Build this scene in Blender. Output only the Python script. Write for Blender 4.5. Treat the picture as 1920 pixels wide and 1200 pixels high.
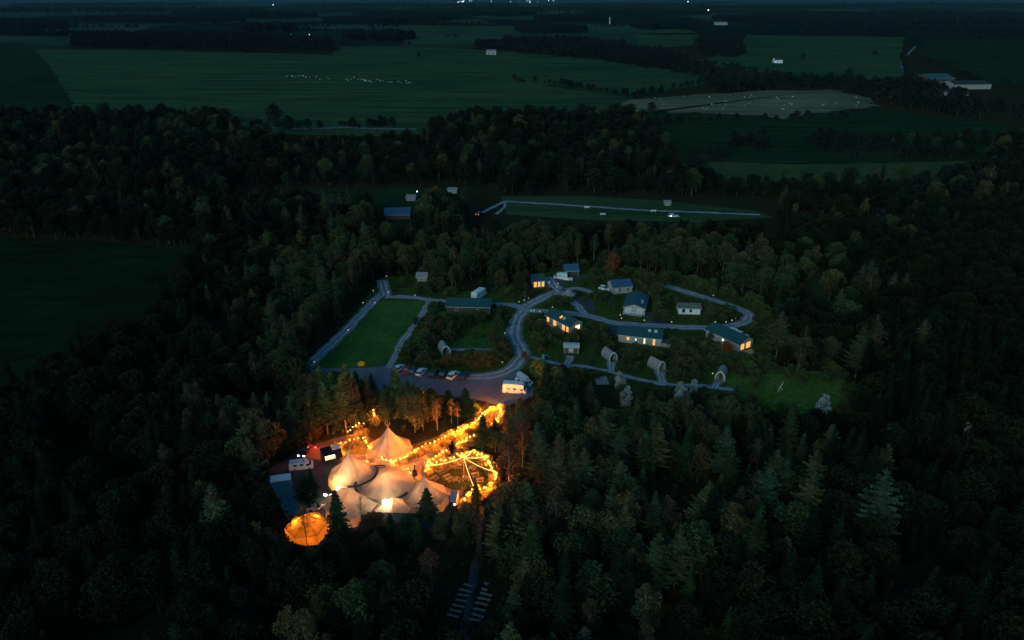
import bpy, math, random
from mathutils import Vector, Matrix
R = math.radians
sc = bpy.context.scene
col = sc.collection
for o in list(bpy.data.objects): bpy.data.objects.remove(o)

# ------------------------------------------------------------------ camera, sky, light, exposure
H = 92.0; F = 1371.0; PITCH = math.atan((600 + 6) / F)
cam_d = bpy.data.cameras.new('camera'); cam = bpy.data.objects.new('camera', cam_d); col.objects.link(cam)
cam.location = (0, 0, H); cam.rotation_euler = (math.pi / 2 - PITCH, 0, 0)
cam_d.sensor_width = 36; cam_d.lens = 36 * F / 1920; cam_d.clip_start = 1; cam_d.clip_end = 60000
sc.camera = cam
world = bpy.data.worlds.new('World'); sc.world = world; world.use_nodes = True
wn = world.node_tree; bg = wn.nodes['Background']
sky = wn.nodes.new('ShaderNodeTexSky'); sky.sky_type = 'NISHITA'; sky.sun_disc = False
SUN_EL, SUN_AZ = 20.0, -150.0
sky.sun_elevation = R(SUN_EL); sky.sun_rotation = R(SUN_AZ); sky.altitude = 100; sky.ozone_density = 4.0
tint = wn.nodes.new('ShaderNodeMix'); tint.data_type = 'RGBA'; tint.blend_type = 'MULTIPLY'; tint.inputs[0].default_value = 1
tint.inputs[7].default_value = (.33, .84, .92, 1)   # blue-green evening air
wn.links.new(sky.outputs[0], tint.inputs[6]); wn.links.new(tint.outputs[2], bg.inputs['Color']); bg.inputs['Strength'].default_value = 0.10
sun_d = bpy.data.lights.new('sun', 'SUN'); sun_d.energy = 0.75; sun_d.angle = R(30); sun_d.color = (.90, 1.0, .80)
sun = bpy.data.objects.new('sun', sun_d); col.objects.link(sun)
sun.rotation_euler = (R(90 - SUN_EL), 0, R(-SUN_AZ + 180)); sun.location = (0, 0, 150)
sc.view_settings.view_transform = 'Standard'; sc.view_settings.look = 'None'
sc.view_settings.exposure = 0.0; sc.view_settings.gamma = 1; sc.view_settings.use_curve_mapping = False
sc.cycles.use_denoising = True
sc.cycles.max_bounces = 5; sc.cycles.diffuse_bounces = 2; sc.cycles.transparent_max_bounces = 4; sc.cycles.volume_bounces = 0
sc.cycles.sample_clamp_indirect = 4.0
HAZE = True

# ------------------------------------------------------------------ geometry helpers
CP, SP = math.cos(PITCH), math.sin(PITCH)
def G(px, py, z=0.0):
    """ground point seen at a pixel of the 1920x1200 photograph, at height z"""
    x = (px - 960) / F; y = -(py - 600) / F
    dx, dy, dz = x, CP + y * SP, -SP + y * CP
    t = (z - H) / dz
    return Vector((dx * t, dy * t, z))
def P(p):
    """pixel where a world point shows"""
    vx, vy, vz = p[0], p[1], p[2] - H
    d = vy * CP - vz * SP; u = vy * SP + vz * CP
    return (960 + F * vx / d, 600 - F * u / d)
def inpoly(x, y, poly):
    c = False; n = len(poly); j = n - 1
    for i in range(n):
        xi, yi = poly[i]; xj, yj = poly[j]
        if (yi > y) != (yj > y) and x < (xj - xi) * (y - yi) / (yj - yi) + xi: c = not c
        j = i
    return c
def tag(o, label=None, cat=None, group=None, kind=None):
    if label: o['label'] = label
    if cat: o['category'] = cat
    if group: o['group'] = group
    if kind: o['kind'] = kind
    return o
def link(name, mesh, parent=None, loc=(0, 0, 0), rz=0.0, scale=None):
    o = bpy.data.objects.new(name, mesh); col.objects.link(o); o.parent = parent
    o.location = loc; o.rotation_euler = (0, 0, rz)
    if scale: o.scale = scale if hasattr(scale, '__len__') else (scale,) * 3
    return o
def empty(name, loc, rz=0.0, label=None, cat=None, group=None):
    o = link(name, None, None, loc, rz); o.empty_display_size = 0.5
    return tag(o, label, cat, group)
def copy_tree(o, parent=None):
    c = o.copy(); col.objects.link(c); c.parent = parent
    for ch in list(o.children): copy_tree(ch, c)
    return c
class MB:
    def __init__(s): s.v = []; s.f = []
    def add(s, vs, fs):
        b = len(s.v); s.v += [tuple(v) for v in vs]; s.f += [tuple(i + b for i in f) for f in fs]; return s
    def box(s, x0, x1, y0, y1, z0, z1, M=None, top=1.0):
        cx, cy = (x0 + x1) / 2, (y0 + y1) / 2
        vs = [Vector((x0, y0, z0)), Vector((x1, y0, z0)), Vector((x1, y1, z0)), Vector((x0, y1, z0))]
        vs += [Vector((cx + (v.x - cx) * top, cy + (v.y - cy) * top, z1)) for v in vs[:4]]
        if M: vs = [M @ v for v in vs]
        return s.add(vs, [(0, 3, 2, 1), (4, 5, 6, 7), (0, 1, 5, 4), (1, 2, 6, 5), (2, 3, 7, 6), (3, 0, 4, 7)])
    def tube(s, pts, r0, r1=None, n=5):
        r1 = r0 if r1 is None else r1
        pts = [Vector(p) for p in pts]; m = len(pts); vs = []; fs = []
        for i, p in enumerate(pts):
            d = (pts[min(i + 1, m - 1)] - pts[max(i - 1, 0)]).normalized()
            a = d.cross(Vector((0, 0, 1)) if abs(d.z) < .9 else Vector((1, 0, 0))).normalized(); b = d.cross(a)
            r = r0 + (r1 - r0) * i / (m - 1)
            for k in range(n):
                t = 2 * math.pi * k / n; vs.append(p + a * math.cos(t) * r + b * math.sin(t) * r)
        for i in range(m - 1):
            for k in range(n):
                fs.append((i * n + k, i * n + (k + 1) % n, (i + 1) * n + (k + 1) % n, (i + 1) * n + k))
        fs.append(tuple(range(n))); fs.append(tuple((m - 1) * n + k for k in reversed(range(n))))
        return s.add(vs, fs)
    def prism(s, poly, y0, y1):
        """polygon of (x,z) extruded along y"""
        n = len(poly); vs = [(x, y0, z) for x, z in poly] + [(x, y1, z) for x, z in poly]
        fs = [tuple(range(n)), tuple(range(2 * n - 1, n - 1, -1))] + [(i, i + n, (i + 1) % n + n, (i + 1) % n) for i in range(n)]
        return s.add(vs, fs)
    def plate(s, poly, z0, z1):
        """polygon of (x,y) extruded in z"""
        n = len(poly); vs = [(x, y, z0) for x, y in poly] + [(x, y, z1) for x, y in poly]
        fs = [tuple(range(n - 1, -1, -1)), tuple(range(n, 2 * n))] + [(i, (i + 1) % n, (i + 1) % n + n, i + n) for i in range(n)]
        return s.add(vs, fs)
    def mesh(s, name, m, smooth=False):
        me = bpy.data.meshes.new(name); me.from_pydata(s.v, [], s.f); me.update()
        if m: me.materials.append(m)
        if smooth: me.polygons.foreach_set('use_smooth', [True] * len(me.polygons))
        return me
    def build(s, name, m, parent=None, loc=(0, 0, 0), rz=0, smooth=False):
        return link(name, s.mesh(name, m, smooth), parent, loc, rz)

# ------------------------------------------------------------------ materials
def mat(name, c, c2=None, scale=1.0, rough=.85, metal=0.0, bump=0.0, detail=4, spec=.2):
    m = bpy.data.materials.new(name); m.use_nodes = True; nt = m.node_tree; b = nt.nodes['Principled BSDF']
    b.inputs['Roughness'].default_value = rough; b.inputs['Metallic'].default_value = metal
    b.inputs['Specular IOR Level'].default_value = spec
    b.inputs['Base Color'].default_value = (*c, 1)
    if c2:
        tc = nt.nodes.new('ShaderNodeTexCoord'); n = nt.nodes.new('ShaderNodeTexNoise'); r = nt.nodes.new('ShaderNodeValToRGB')
        n.inputs['Scale'].default_value = scale; n.inputs['Detail'].default_value = detail
        r.color_ramp.elements[0].position = .35; r.color_ramp.elements[1].position = .65
        r.color_ramp.elements[0].color = (*c, 1); r.color_ramp.elements[1].color = (*c2, 1)
        nt.links.new(tc.outputs['Object'], n.inputs['Vector']); nt.links.new(n.outputs[0], r.inputs[0]); nt.links.new(r.outputs[0], b.inputs['Base Color'])
        if bump:
            bp = nt.nodes.new('ShaderNodeBump'); bp.inputs['Strength'].default_value = bump
            nt.links.new(n.outputs[0], bp.inputs['Height']); nt.links.new(bp.outputs[0], b.inputs['Normal'])
    return m
def emit(name, c, s):
    m = bpy.data.materials.new(name); m.use_nodes = True; nt = m.node_tree; nt.nodes.clear()
    e = nt.nodes.new('ShaderNodeEmission'); o = nt.nodes.new('ShaderNodeOutputMaterial')
    e.inputs[0].default_value = (*c, 1); e.inputs[1].default_value = s; nt.links.new(e.outputs[0], o.inputs[0]); return m
def grass(name, c, c2, s1, s2, stretch=1.0):
    """two scales of mottling: broad patches and fine tufts"""
    m = mat(name, c, c2, s1, rough=1.0, spec=0.0, detail=6); nt = m.node_tree; b = nt.nodes['Principled BSDF']
    tc = nt.nodes.new('ShaderNodeTexCoord'); n = nt.nodes.new('ShaderNodeTexNoise'); n.inputs['Scale'].default_value = s2; n.inputs['Detail'].default_value = 8
    n.inputs['Roughness'].default_value = .7
    mx = nt.nodes.new('ShaderNodeMix'); mx.data_type = 'RGBA'; mx.blend_type = 'MULTIPLY'; mx.inputs[0].default_value = 1
    r = nt.nodes.new('ShaderNodeValToRGB'); r.color_ramp.elements[0].position = .3; r.color_ramp.elements[1].position = .7
    r.color_ramp.elements[0].color = (.42, .45, .48, 1); r.color_ramp.elements[1].color = (1.55, 1.45, 1.3, 1)
    src = b.inputs['Base Color'].links[0].from_socket
    mp = nt.nodes.new('ShaderNodeMapping'); mp.inputs['Scale'].default_value = (stretch, 1, 1); mp.inputs['Rotation'].default_value = (0, 0, .12)
    nt.links.new(tc.outputs['Object'], mp.inputs[0]); nt.links.new(mp.outputs[0], n.inputs['Vector']); nt.links.new(n.outputs[0], r.inputs[0])
    nt.links.new(src, mx.inputs[6]); nt.links.new(r.outputs[0], mx.inputs[7]); nt.links.new(mx.outputs[2], b.inputs['Base Color'])
    return m
def leaf(name, cols, nscale=.5, trans=.25):
    """foliage: each tree takes its own colour from the ramp, clumps and tips vary inside the crown"""
    m = bpy.data.materials.new(name); m.use_nodes = True; nt = m.node_tree; nt.nodes.clear()
    oi = nt.nodes.new('ShaderNodeObjectInfo'); rp = nt.nodes.new('ShaderNodeValToRGB'); cr = rp.color_ramp
    while len(cr.elements) < len(cols): cr.elements.new(.5)
    for i, c in enumerate(cols): cr.elements[i].position = i / max(1, len(cols) - 1); cr.elements[i].color = (*c, 1)
    nt.links.new(oi.outputs['Random'], rp.inputs[0])
    tc = nt.nodes.new('ShaderNodeTexCoord'); n = nt.nodes.new('ShaderNodeTexNoise'); n.inputs['Scale'].default_value = nscale; n.inputs['Detail'].default_value = 3
    mr = nt.nodes.new('ShaderNodeMapRange'); mr.inputs[1].default_value = .3; mr.inputs[2].default_value = .7; mr.inputs[3].default_value = .3; mr.inputs[4].default_value = 1.9
    nt.links.new(tc.outputs['Object'], n.inputs['Vector']); nt.links.new(n.outputs[0], mr.inputs[0])
    mx = nt.nodes.new('ShaderNodeVectorMath'); mx.operation = 'SCALE'
    nt.links.new(rp.outputs[0], mx.inputs[0]); nt.links.new(mr.outputs[0], mx.inputs['Scale'])
    d = nt.nodes.new('ShaderNodeBsdfDiffuse'); t = nt.nodes.new('ShaderNodeBsdfTranslucent'); ms = nt.nodes.new('ShaderNodeMixShader'); ms.inputs[0].default_value = trans
    o = nt.nodes.new('ShaderNodeOutputMaterial')
    nt.links.new(mx.outputs[0], d.inputs[0]); nt.links.new(mx.outputs[0], t.inputs[0]); nt.links.new(d.outputs[0], ms.inputs[1]); nt.links.new(t.outputs[0], ms.inputs[2]); nt.links.new(ms.outputs[0], o.inputs[0])
    return m
def canvas_mat(name, c, trans=.5):
    m = bpy.data.materials.new(name); m.use_nodes = True; nt = m.node_tree; nt.nodes.clear()
    tc = nt.nodes.new('ShaderNodeTexCoord'); n = nt.nodes.new('ShaderNodeTexNoise'); n.inputs['Scale'].default_value = .8; n.inputs['Detail'].default_value = 6
    r = nt.nodes.new('ShaderNodeValToRGB'); r.color_ramp.elements[0].color = (*[k * .82 for k in c], 1); r.color_ramp.elements[1].color = (*[min(1, k * 1.08) for k in c], 1)
    r.color_ramp.elements[0].position = .3; r.color_ramp.elements[1].position = .7
    nt.links.new(tc.outputs['Object'], n.inputs['Vector']); nt.links.new(n.outputs[0], r.inputs[0])
    d = nt.nodes.new('ShaderNodeBsdfDiffuse'); t = nt.nodes.new('ShaderNodeBsdfTranslucent'); ms = nt.nodes.new('ShaderNodeMixShader'); ms.inputs[0].default_value = trans
    o = nt.nodes.new('ShaderNodeOutputMaterial')
    oi = nt.nodes.new('ShaderNodeObjectInfo'); mr = nt.nodes.new('ShaderNodeMapRange'); mr.inputs[3].default_value = .74; mr.inputs[4].default_value = 1.12; nt.links.new(oi.outputs['Random'], mr.inputs[0])
    vm = nt.nodes.new('ShaderNodeVectorMath'); vm.operation = 'SCALE'; nt.links.new(r.outputs[0], vm.inputs[0]); nt.links.new(mr.outputs[0], vm.inputs['Scale'])
    nt.links.new(vm.outputs[0], d.inputs[0]); nt.links.new(vm.outputs[0], t.inputs[0]); nt.links.new(d.outputs[0], ms.inputs[1]); nt.links.new(t.outputs[0], ms.inputs[2]); nt.links.new(ms.outputs[0], o.inputs[0])
    return m
def road_mat():
    m = mat('gravel_road', (.20, .205, .225), (.29, .295, .315), .5, rough=1, detail=8, spec=.03); nt = m.node_tree; b = nt.nodes['Principled BSDF']
    a = nt.nodes.new('ShaderNodeAttribute'); a.attribute_name = 'across'
    r = nt.nodes.new('ShaderNodeValToRGB'); cr = r.color_ramp
    stops = [(0, .7), (.2, .9), (.31, 1.9), (.40, 1.1), (.5, .72), (.60, 1.1), (.69, 1.9), (.8, .9), (1, .7)]
    while len(cr.elements) < len(stops): cr.elements.new(.5)
    for e, (p, k) in zip(cr.elements, stops): e.position = p; e.color = (k, k, k, 1)
    mx = nt.nodes.new('ShaderNodeMix'); mx.data_type = 'RGBA'; mx.blend_type = 'MULTIPLY'; mx.inputs[0].default_value = 1
    src = b.inputs['Base Color'].links[0].from_socket
    wob = nt.nodes.new('ShaderNodeTexNoise'); wob.inputs['Scale'].default_value = .25; wob.inputs['Detail'].default_value = 4; ad = nt.nodes.new('ShaderNodeMath'); ad.operation = 'MULTIPLY_ADD'; ad.inputs[1].default_value = .22
    sb = nt.nodes.new('ShaderNodeMath'); sb.operation = 'ADD'; sb.inputs[1].default_value = -.11; tc2 = nt.nodes.new('ShaderNodeTexCoord'); nt.links.new(tc2.outputs['Object'], wob.inputs['Vector'])
    nt.links.new(wob.outputs[0], ad.inputs[0]); nt.links.new(a.outputs['Fac'], ad.inputs[2]); nt.links.new(ad.outputs[0], sb.inputs[0])
    nt.links.new(sb.outputs[0], r.inputs[0]); nt.links.new(src, mx.inputs[6]); nt.links.new(r.outputs[0], mx.inputs[7]); nt.links.new(mx.outputs[2], b.inputs['Base Color'])
    return m
M = dict(
    floor=grass('woodland_floor', (.022, .030, .014), (.035, .032, .018), .08, .9),
    road=road_mat(), gravel=mat('grey_gravel', (.13, .14, .165), (.18, .19, .215), .35, rough=1, detail=8, spec=.05),
    dirt=mat('pinkish_path_gravel', (.26, .17, .15), (.36, .25, .22), .8, rough=.95, detail=8),
    tarmac=mat('dark_tarmac', (.05, .055, .06), (.075, .08, .085), .6, rough=.8, detail=8),
    canvas=canvas_mat('beige_canvas', (.66, .51, .38), .42), amber=canvas_mat('amber_canvas', (.75, .42, .12), .6),
    gutter=mat('dark_rain_gutter', (.07, .065, .06), (.10, .09, .08), 2), rope=mat('black_cable', (.02, .02, .02)),
    pole=mat('timber_pole', (.35, .27, .18), (.22, .17, .12), 3), wood=mat('weathered_timber', (.22, .15, .10), (.30, .22, .15), 2),
    pale_wood=mat('pale_timber', (.33, .32, .29), (.22, .21, .19), 2), darkwood=mat('dark_timber', (.07, .05, .035), (.10, .07, .05), 2),
    greenroof=mat('green_metal_roof', (.018, .07, .075), (.025, .085, .09), .7, rough=.5), greyroof=mat('mossy_felt_roof', (.10, .12, .10), (.15, .16, .13), .8),
    tealroof=mat('weathered_teal_roof', (.05, .12, .135), (.075, .15, .16), .6, rough=.6), blueroof=mat('blue_sheet_roof', (.04, .09, .17), (.05, .11, .20), .5, rough=.5), darkroof=mat('dark_flat_roof', (.020, .032, .032), (.035, .045, .042), .6),
    paleroof=mat('pale_steel_roof', (.40, .42, .46), (.50, .52, .56), 1.2, rough=.5), shingle=mat('grey_shingle', (.20, .19, .19), (.34, .32, .32), 4, bump=.4),
    clad=mat('cream_cladding', (.45, .40, .34), (.38, .33, .28), 1.5), cladgrey=mat('grey_cladding', (.28, .27, .27), (.34, .33, .32), 1.5),
    white=mat('white_paint', (.80, .80, .80), (.70, .71, .72), 1.5, rough=.4), glass=mat('dark_glass', (.02, .03, .04), rough=.1, spec=.6),
    paleglass=mat('curtained_glass', (.60, .66, .70), (.5, .56, .6), 2, rough=.15, spec=.6),
    tyre=mat('black_rubber', (.02, .02, .02)), rim=mat('alloy', (.35, .35, .36), rough=.35, metal=.7),
    red=mat('red_paint', (.35, .02, .02), rough=.35), black=mat('black_paint', (.015, .015, .018), rough=.25, spec=.5), blue=mat('navy_paint', (.02, .04, .09), rough=.3),
    teal=mat('pale_teal_paint', (.18, .42, .42), rough=.35), yellow=mat('yellow_nylon', (.75, .36, .02)), bark=mat('grey_brown_bark', (.09, .07, .055), (.14, .11, .09), 3),
    birchbark=mat('pale_birch_bark', (.30, .28, .25), (.18, .16, .14), 4), pinebark=mat('orange_pine_bark', (.28, .13, .07), (.20, .09, .05), 3),
    steel=mat('galvanised_steel', (.35, .37, .38), (.28, .30, .31), 4, rough=.45, metal=.6), plate=mat('plastic_lens', (.5, .05, .04), rough=.3),
    fleece=mat('pale_fleece', (.70, .68, .62), (.55, .52, .46), 5), straw=mat('straw', (.5, .4, .2), (.4, .3, .15), 3),
    stone=mat('white_stone', (.6, .6, .58), (.45, .45, .43), 4), brownpaint=mat('rust_brown_paint', (.25, .07, .04), (.20, .06, .035), 3),
    lit=emit('lit_window', (1.0, .40, .09), 1.35), litpale=emit('dim_lit_window', (1.0, .72, .5), 1.6), bulb=emit('warm_bulb', (1.0, .50, .11), 4.0),
    rope_light=emit('rope_light', (1.0, .58, .20), 2.4), flood=emit('flood_lens', (1.0, .80, .50), 90), headlight=emit('headlight', (.8, .7, 1.0), 8), redlamp=emit('red_lamp', (1, .04, .03), 40),
    marker=emit('pale_marker_lamp', (.85, .95, .85), .55), city=emit('distant_lamp', (.65, .8, 1.0), 7), serve=emit('counter_light', (1.0, .55, .18), 7), redtail=emit('red_tail_lamp', (1, .1, .12), 5),
    rubber=mat('grey_membrane', (.06, .07, .075), (.09, .1, .1), 1),
)
M['spruce'] = leaf('spruce_needles', [(.014, .034, .015), (.026, .050, .019), (.044, .066, .024), (.018, .044, .020), (.040, .058, .026)], .6, .1)
M['pine'] = leaf('larch_needles', [(.045, .070, .036), (.070, .085, .036), (.11, .10, .038), (.055, .085, .048), (.095, .090, .042)], .5, .15)
M['birch'] = leaf('autumn_birch_leaves', [(.075, .062, .038), (.095, .065, .038), (.12, .095, .038), (.060, .072, .040), (.085, .060, .040)], .6, .25)
M['broad'] = leaf('broadleaf_leaves', [(.036, .056, .026), (.052, .074, .030), (.028, .050, .026), (.080, .080, .032), (.045, .068, .038), (.095, .068, .030)], .35, .15)
M['darkbark'] = mat('painted_falloff_bark', (.03, .028, .02), (.05, .045, .035), 3)  # bark colour darkened to go with the falloff-dark foliage
M['falloffneedle'] = leaf('painted_falloff_needles', [(.006, .014, .009), (.009, .019, .011), (.014, .024, .012)], .6, .1)  # spruce needles with the lens falloff painted into their colour
M['falloffleaf'] = leaf('painted_falloff_leaves', [(.010, .018, .010), (.014, .024, .013), (.022, .024, .012), (.009, .016, .011)], .35, .1)  # broadleaf foliage darkened in colour to stand in for dim corners
M['farleaf'] = leaf('far_wood_leaves', [(.016, .026, .022), (.022, .034, .026), (.014, .024, .020), (.028, .034, .024)], .2, .1)
M['silver'] = leaf('silver_willow_leaves', [(.34, .36, .34), (.40, .40, .37)], .6, .2)
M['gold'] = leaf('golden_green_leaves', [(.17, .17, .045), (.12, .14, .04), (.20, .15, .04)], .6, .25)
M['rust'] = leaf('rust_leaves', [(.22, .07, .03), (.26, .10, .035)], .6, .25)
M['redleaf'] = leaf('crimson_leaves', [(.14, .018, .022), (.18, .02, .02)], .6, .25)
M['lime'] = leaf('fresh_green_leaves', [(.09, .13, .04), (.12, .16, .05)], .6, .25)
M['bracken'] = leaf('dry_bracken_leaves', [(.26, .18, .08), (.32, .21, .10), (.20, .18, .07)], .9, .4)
M['undergrowth'] = leaf('undergrowth_leaves', [(.05, .085, .03), (.09, .12, .038), (.065, .10, .034), (.10, .085, .04), (.045, .085, .038)], .9, .2)

# ------------------------------------------------------------------ ground, fields, roads (the setting)
def sheet(name, pix, z, m, kind='structure', jag=0.0, seed=1):
    rnd = random.Random(seed); pts = []
    n = len(pix)
    for i in range(n):
        a = G(*pix[i]); b = G(*pix[(i + 1) % n]); k = 5 if jag else 1
        for j in range(k):
            p = a.lerp(b, j / k)
            if jag and j: p += Vector((rnd.uniform(-jag, jag), rnd.uniform(-jag, jag), 0))
            pts.append(p)
    o0 = pts[0].copy(); mb = MB(); mb.add([(p.x - o0.x, p.y - o0.y, 0) for p in pts], [tuple(range(len(pts)))])
    o = mb.build(name, m, None, (o0.x, o0.y, z))
    if o.data.polygons[0].normal.z < 0: o.data.flip_normals()
    return tag(o, kind=kind)
def spline(pix, step=2.0, z=0.0):
    """smooth ground curve through pixel points (Catmull-Rom)"""
    P0 = [G(x, y, z) if len(t) == 0 else G(x, y, t[0]) for x, y, *t in pix]
    P0 = [P0[0] * 2 - P0[1]] + P0 + [P0[-1] * 2 - P0[-2]]; out = []
    for i in range(1, len(P0) - 2):
        a, b, c, d = P0[i - 1:i + 3]; n = max(2, int((c - b).length / step))
        for j in range(n):
            t = j / n; out.append(.5 * ((2 * b) + (c - a) * t + (2 * a - 5 * b + 4 * c - d) * t * t + (-a + 3 * b - 3 * c + d) * t ** 3))
    out.append(P0[-2]); return out
BLOCK = []
def block(p, rad): BLOCK.append((p[0], p[1], rad))
def blocked(x, y, rad):
    return any((x - a) ** 2 + (y - b) ** 2 < (c + rad) ** 2 for a, b, c in BLOCK)
def road(name, pix, w, z, m=None, seed=3, rag=.38):
    rnd = random.Random(seed); pts = spline(pix)
    for q_ in pts: block(q_, w / 2)
    vs = []; fs = []; ac = []; n = len(pts); cols_ = 9
    for i, p in enumerate(pts):
        d = (pts[min(i + 1, n - 1)] - pts[max(i - 1, 0)]); d.z = 0; d.normalize(); s = Vector((d.y, -d.x, 0))
        wl, wr = w / 2 + rnd.uniform(-rag, rag), w / 2 + rnd.uniform(-rag, rag)
        for k in range(cols_):
            u = k / (cols_ - 1); q = p + s * (-wl + (wl + wr) * u); vs.append((q.x, q.y, 0)); ac.append(u)
        if i:
            for k in range(cols_ - 1):
                a = (i - 1) * cols_ + k; fs.append((a, a + 1, a + cols_ + 1, a + cols_))
    me = bpy.data.meshes.new(name); me.from_pydata(vs, [], fs); me.update(); me.materials.append(m or M['road'])
    at = me.attributes.new('across', 'FLOAT', 'POINT'); at.data.foreach_set('value', ac)
    if me.polygons[0].normal.z < 0: me.flip_normals()
    return tag(link(name, me, None, (0, 0, z)), kind='structure')

def make_ground():
    mb = MB(); rings = [0, 30, 80, 160, 300, 500, 800, 1300, 2200, 4000, 8000, 15000, 26000]; n = 96
    rnd = random.Random(2)
    vs = [(0, 200, 0)]; fs = []
    for ri, r in enumerate(rings[1:]):
        for k in range(n):
            a = 2 * math.pi * k / n; z = 0
            if r >= 26000: z = 95 * (.3 + .7 * abs(math.sin(k * 1.3) * math.cos(k * .37 + 1)))
            vs.append((r * math.cos(a), 200 + r * math.sin(a), z))
    for k in range(n): fs.append((0, 1 + k, 1 + (k + 1) % n))
    for ri in range(len(rings) - 2):
        for k in range(n):
            a = 1 + ri * n + k; b = 1 + ri * n + (k + 1) % n; fs.append((a, a + n, b + n, b))
    mb.add(vs, fs)
    # far away the ground is patchwork farmland, near the camp woodland floor
    m = grass('countryside_ground', (.022, .030, .014), (.035, .032, .018), .08, .9); nt = m.node_tree; b = nt.nodes['Principled BSDF']
    geo = nt.nodes.new('ShaderNodeNewGeometry'); sx = nt.nodes.new('ShaderNodeSeparateXYZ'); nt.links.new(geo.outputs['Position'], sx.inputs[0])
    mp = nt.nodes.new('ShaderNodeMapping'); mp.inputs['Scale'].default_value = (1 / 420, 1 / 900, 0); nt.links.new(geo.outputs['Position'], mp.inputs[0])
    vo = nt.nodes.new('ShaderNodeTexVoronoi'); vo.inputs['Scale'].default_value = 1; nt.links.new(mp.outputs[0], vo.inputs['Vector'])
    sp = nt.nodes.new('ShaderNodeSeparateColor'); nt.links.new(vo.outputs['Color'], sp.inputs[0])
    r = nt.nodes.new('ShaderNodeValToRGB'); cr = r.color_ramp; st = [(0, (.010, .020, .014)), (.3, (.028, .058, .034)), (.5, (.014, .026, .018)), (.75, (.045, .075, .045)), (.9, (.016, .030, .018))]
    while len(cr.elements) < 5: cr.elements.new(.5)
    for e, (p, c) in zip(cr.elements, st): e.position = p; e.color = (*c, 1)
    cr.interpolation = 'CONSTANT'
    nt.links.new(sp.outputs[0], r.inputs[0])
    mr = nt.nodes.new('ShaderNodeMapRange'); mr.inputs[1].default_value = 1500; mr.inputs[2].default_value = 1700; nt.links.new(sx.outputs['Y'], mr.inputs[0])
    mx = nt.nodes.new('ShaderNodeMix'); mx.data_type = 'RGBA'; src = b.inputs['Base Color'].links[0].from_socket
    nt.links.new(mr.outputs[0], mx.inputs[0]); nt.links.new(src, mx.inputs[6]); nt.links.new(r.outputs[0], mx.inputs[7]); nt.links.new(mx.outputs[2], b.inputs['Base Color'])
    o = mb.build('ground', m, smooth=True); return tag(o, kind='structure')
make_ground()

g1 = grass('pasture', (.026, .068, .034), (.044, .090, .040), .006, .06, .12)
g2 = grass('dark_pasture', (.012, .034, .016), (.020, .044, .020), .01, .1, .15)
g0 = grass('painted_falloff_field', (.006, .020, .009), (.010, .026, .011), .02, .2, .2)  # left field: light falloff towards the frame edge painted into the grass colour
g3 = grass('rough_grass', (.036, .070, .030), (.065, .085, .038), .05, .6, .3)
g4 = grass('stubble', (.09, .11, .065), (.16, .155, .10), .01, .08, .12)
g5 = grass('mown_lawn', (.034, .10, .024), (.070, .155, .036), .07, 1.2, .35)
g6 = grass('camp_grass', (.04, .075, .018), (.06, .10, .022), .10, .8)
FIELDS = {
 'F1': [(45,92),(300,95),(470,100),(620,104),(640,88),(700,86),(830,90),(960,97),(1100,110),(1200,122),(1330,142),(1345,152),(1190,182),(960,152),(760,128),(92,128)],
 'F1b': [(92,128),(760,128),(960,152),(1190,184),(1185,215),(1000,235),(700,256),(400,250),(140,212)],
 'F2': [(1182,188),(1300,178),(1450,170),(1560,168),(1600,176),(1640,192),(1630,202),(1560,213),(1470,224),(1400,217),(1290,212),(1240,216),(1182,212)],
 'F3': [(1215,238),(1300,236),(1400,236),(1590,230),(1600,248),(1420,252),(1230,258)],
 'F4': [(1280,305),(1400,298),(1600,300),(1820,296),(1822,325),(1745,350),(1520,352),(1340,345)],
 'F5': [(1182,212),(1290,212),(1470,224),(1630,202),(1905,240),(1850,300),(1260,306),(1240,260)],
 'F6': [(1400,66),(1700,70),(1692,112),(1705,152),(1600,152),(1500,146),(1340,124),(1308,112),(1380,98)],
 'F7': [(1190,66),(1310,65),(1310,86),(1230,89),(1195,85)],
 'F8': [(1730,74),(1990,78),(1990,168),(1850,160),(1740,112)],
 'F9': [(500,44),(960,50),(1100,45),(1270,50),(1310,62),(960,63),(840,66),(780,60),(510,53)],
 'F9b': [(780,72),(930,74),(880,84),(770,86)],
 'F10': [(-300,440),(0,445),(180,452),(350,470),(372,492),(330,570),(250,640),(150,710),(0,800),(-300,880)],
 'F11': [(940,368),(1100,367),(1250,377),(1420,396),(1450,408),(1300,416),(1100,412),(950,402)],
 'F12': [(1440,505),(1540,505),(1570,560),(1550,600),(1460,600),(1430,550)],
 'F13': [(1350,705),(1450,690),(1560,695),(1610,735),(1600,780),(1440,775),(1365,735)],
 'F14': [(717,563),(799,566),(795,585),(730,684),(690,688),(600,690),(585,690)],
 'F15': [(470,352),(880,352),(890,398),(640,400),(480,392)],
 'F16': [(-400,75),(40,82),(70,100),(95,130),(120,170),(140,212),(-300,230)],
}
FM = {'F1': g1, 'F1b': g1, 'F2': g4, 'F3': g3, 'F4': g3, 'F5': g2, 'F6': g1, 'F7': g1, 'F8': g2, 'F9': g1, 'F9b': g1, 'F10': g0, 'F11': g1, 'F12': g3, 'F13': grass('meadow_grass', (.06, .125, .024), (.095, .15, .032), .10, .8), 'F14': g5, 'F15': g2, 'F16': g2}
for i, (k, v) in enumerate(FIELDS.items()):
    far = G(*v[0]).y > 450
    sheet('field' if k != 'F14' else 'lawn', v, (.25 + .03 * i) if far else .02 + .004 * (i % 3), FM[k], jag=1.6 if k in ('F12', 'F13') else (9 if k in ('F2', 'F1', 'F4', 'F5') else 3 if far and k not in ('F9', 'F6') else 0), seed=i)
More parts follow.
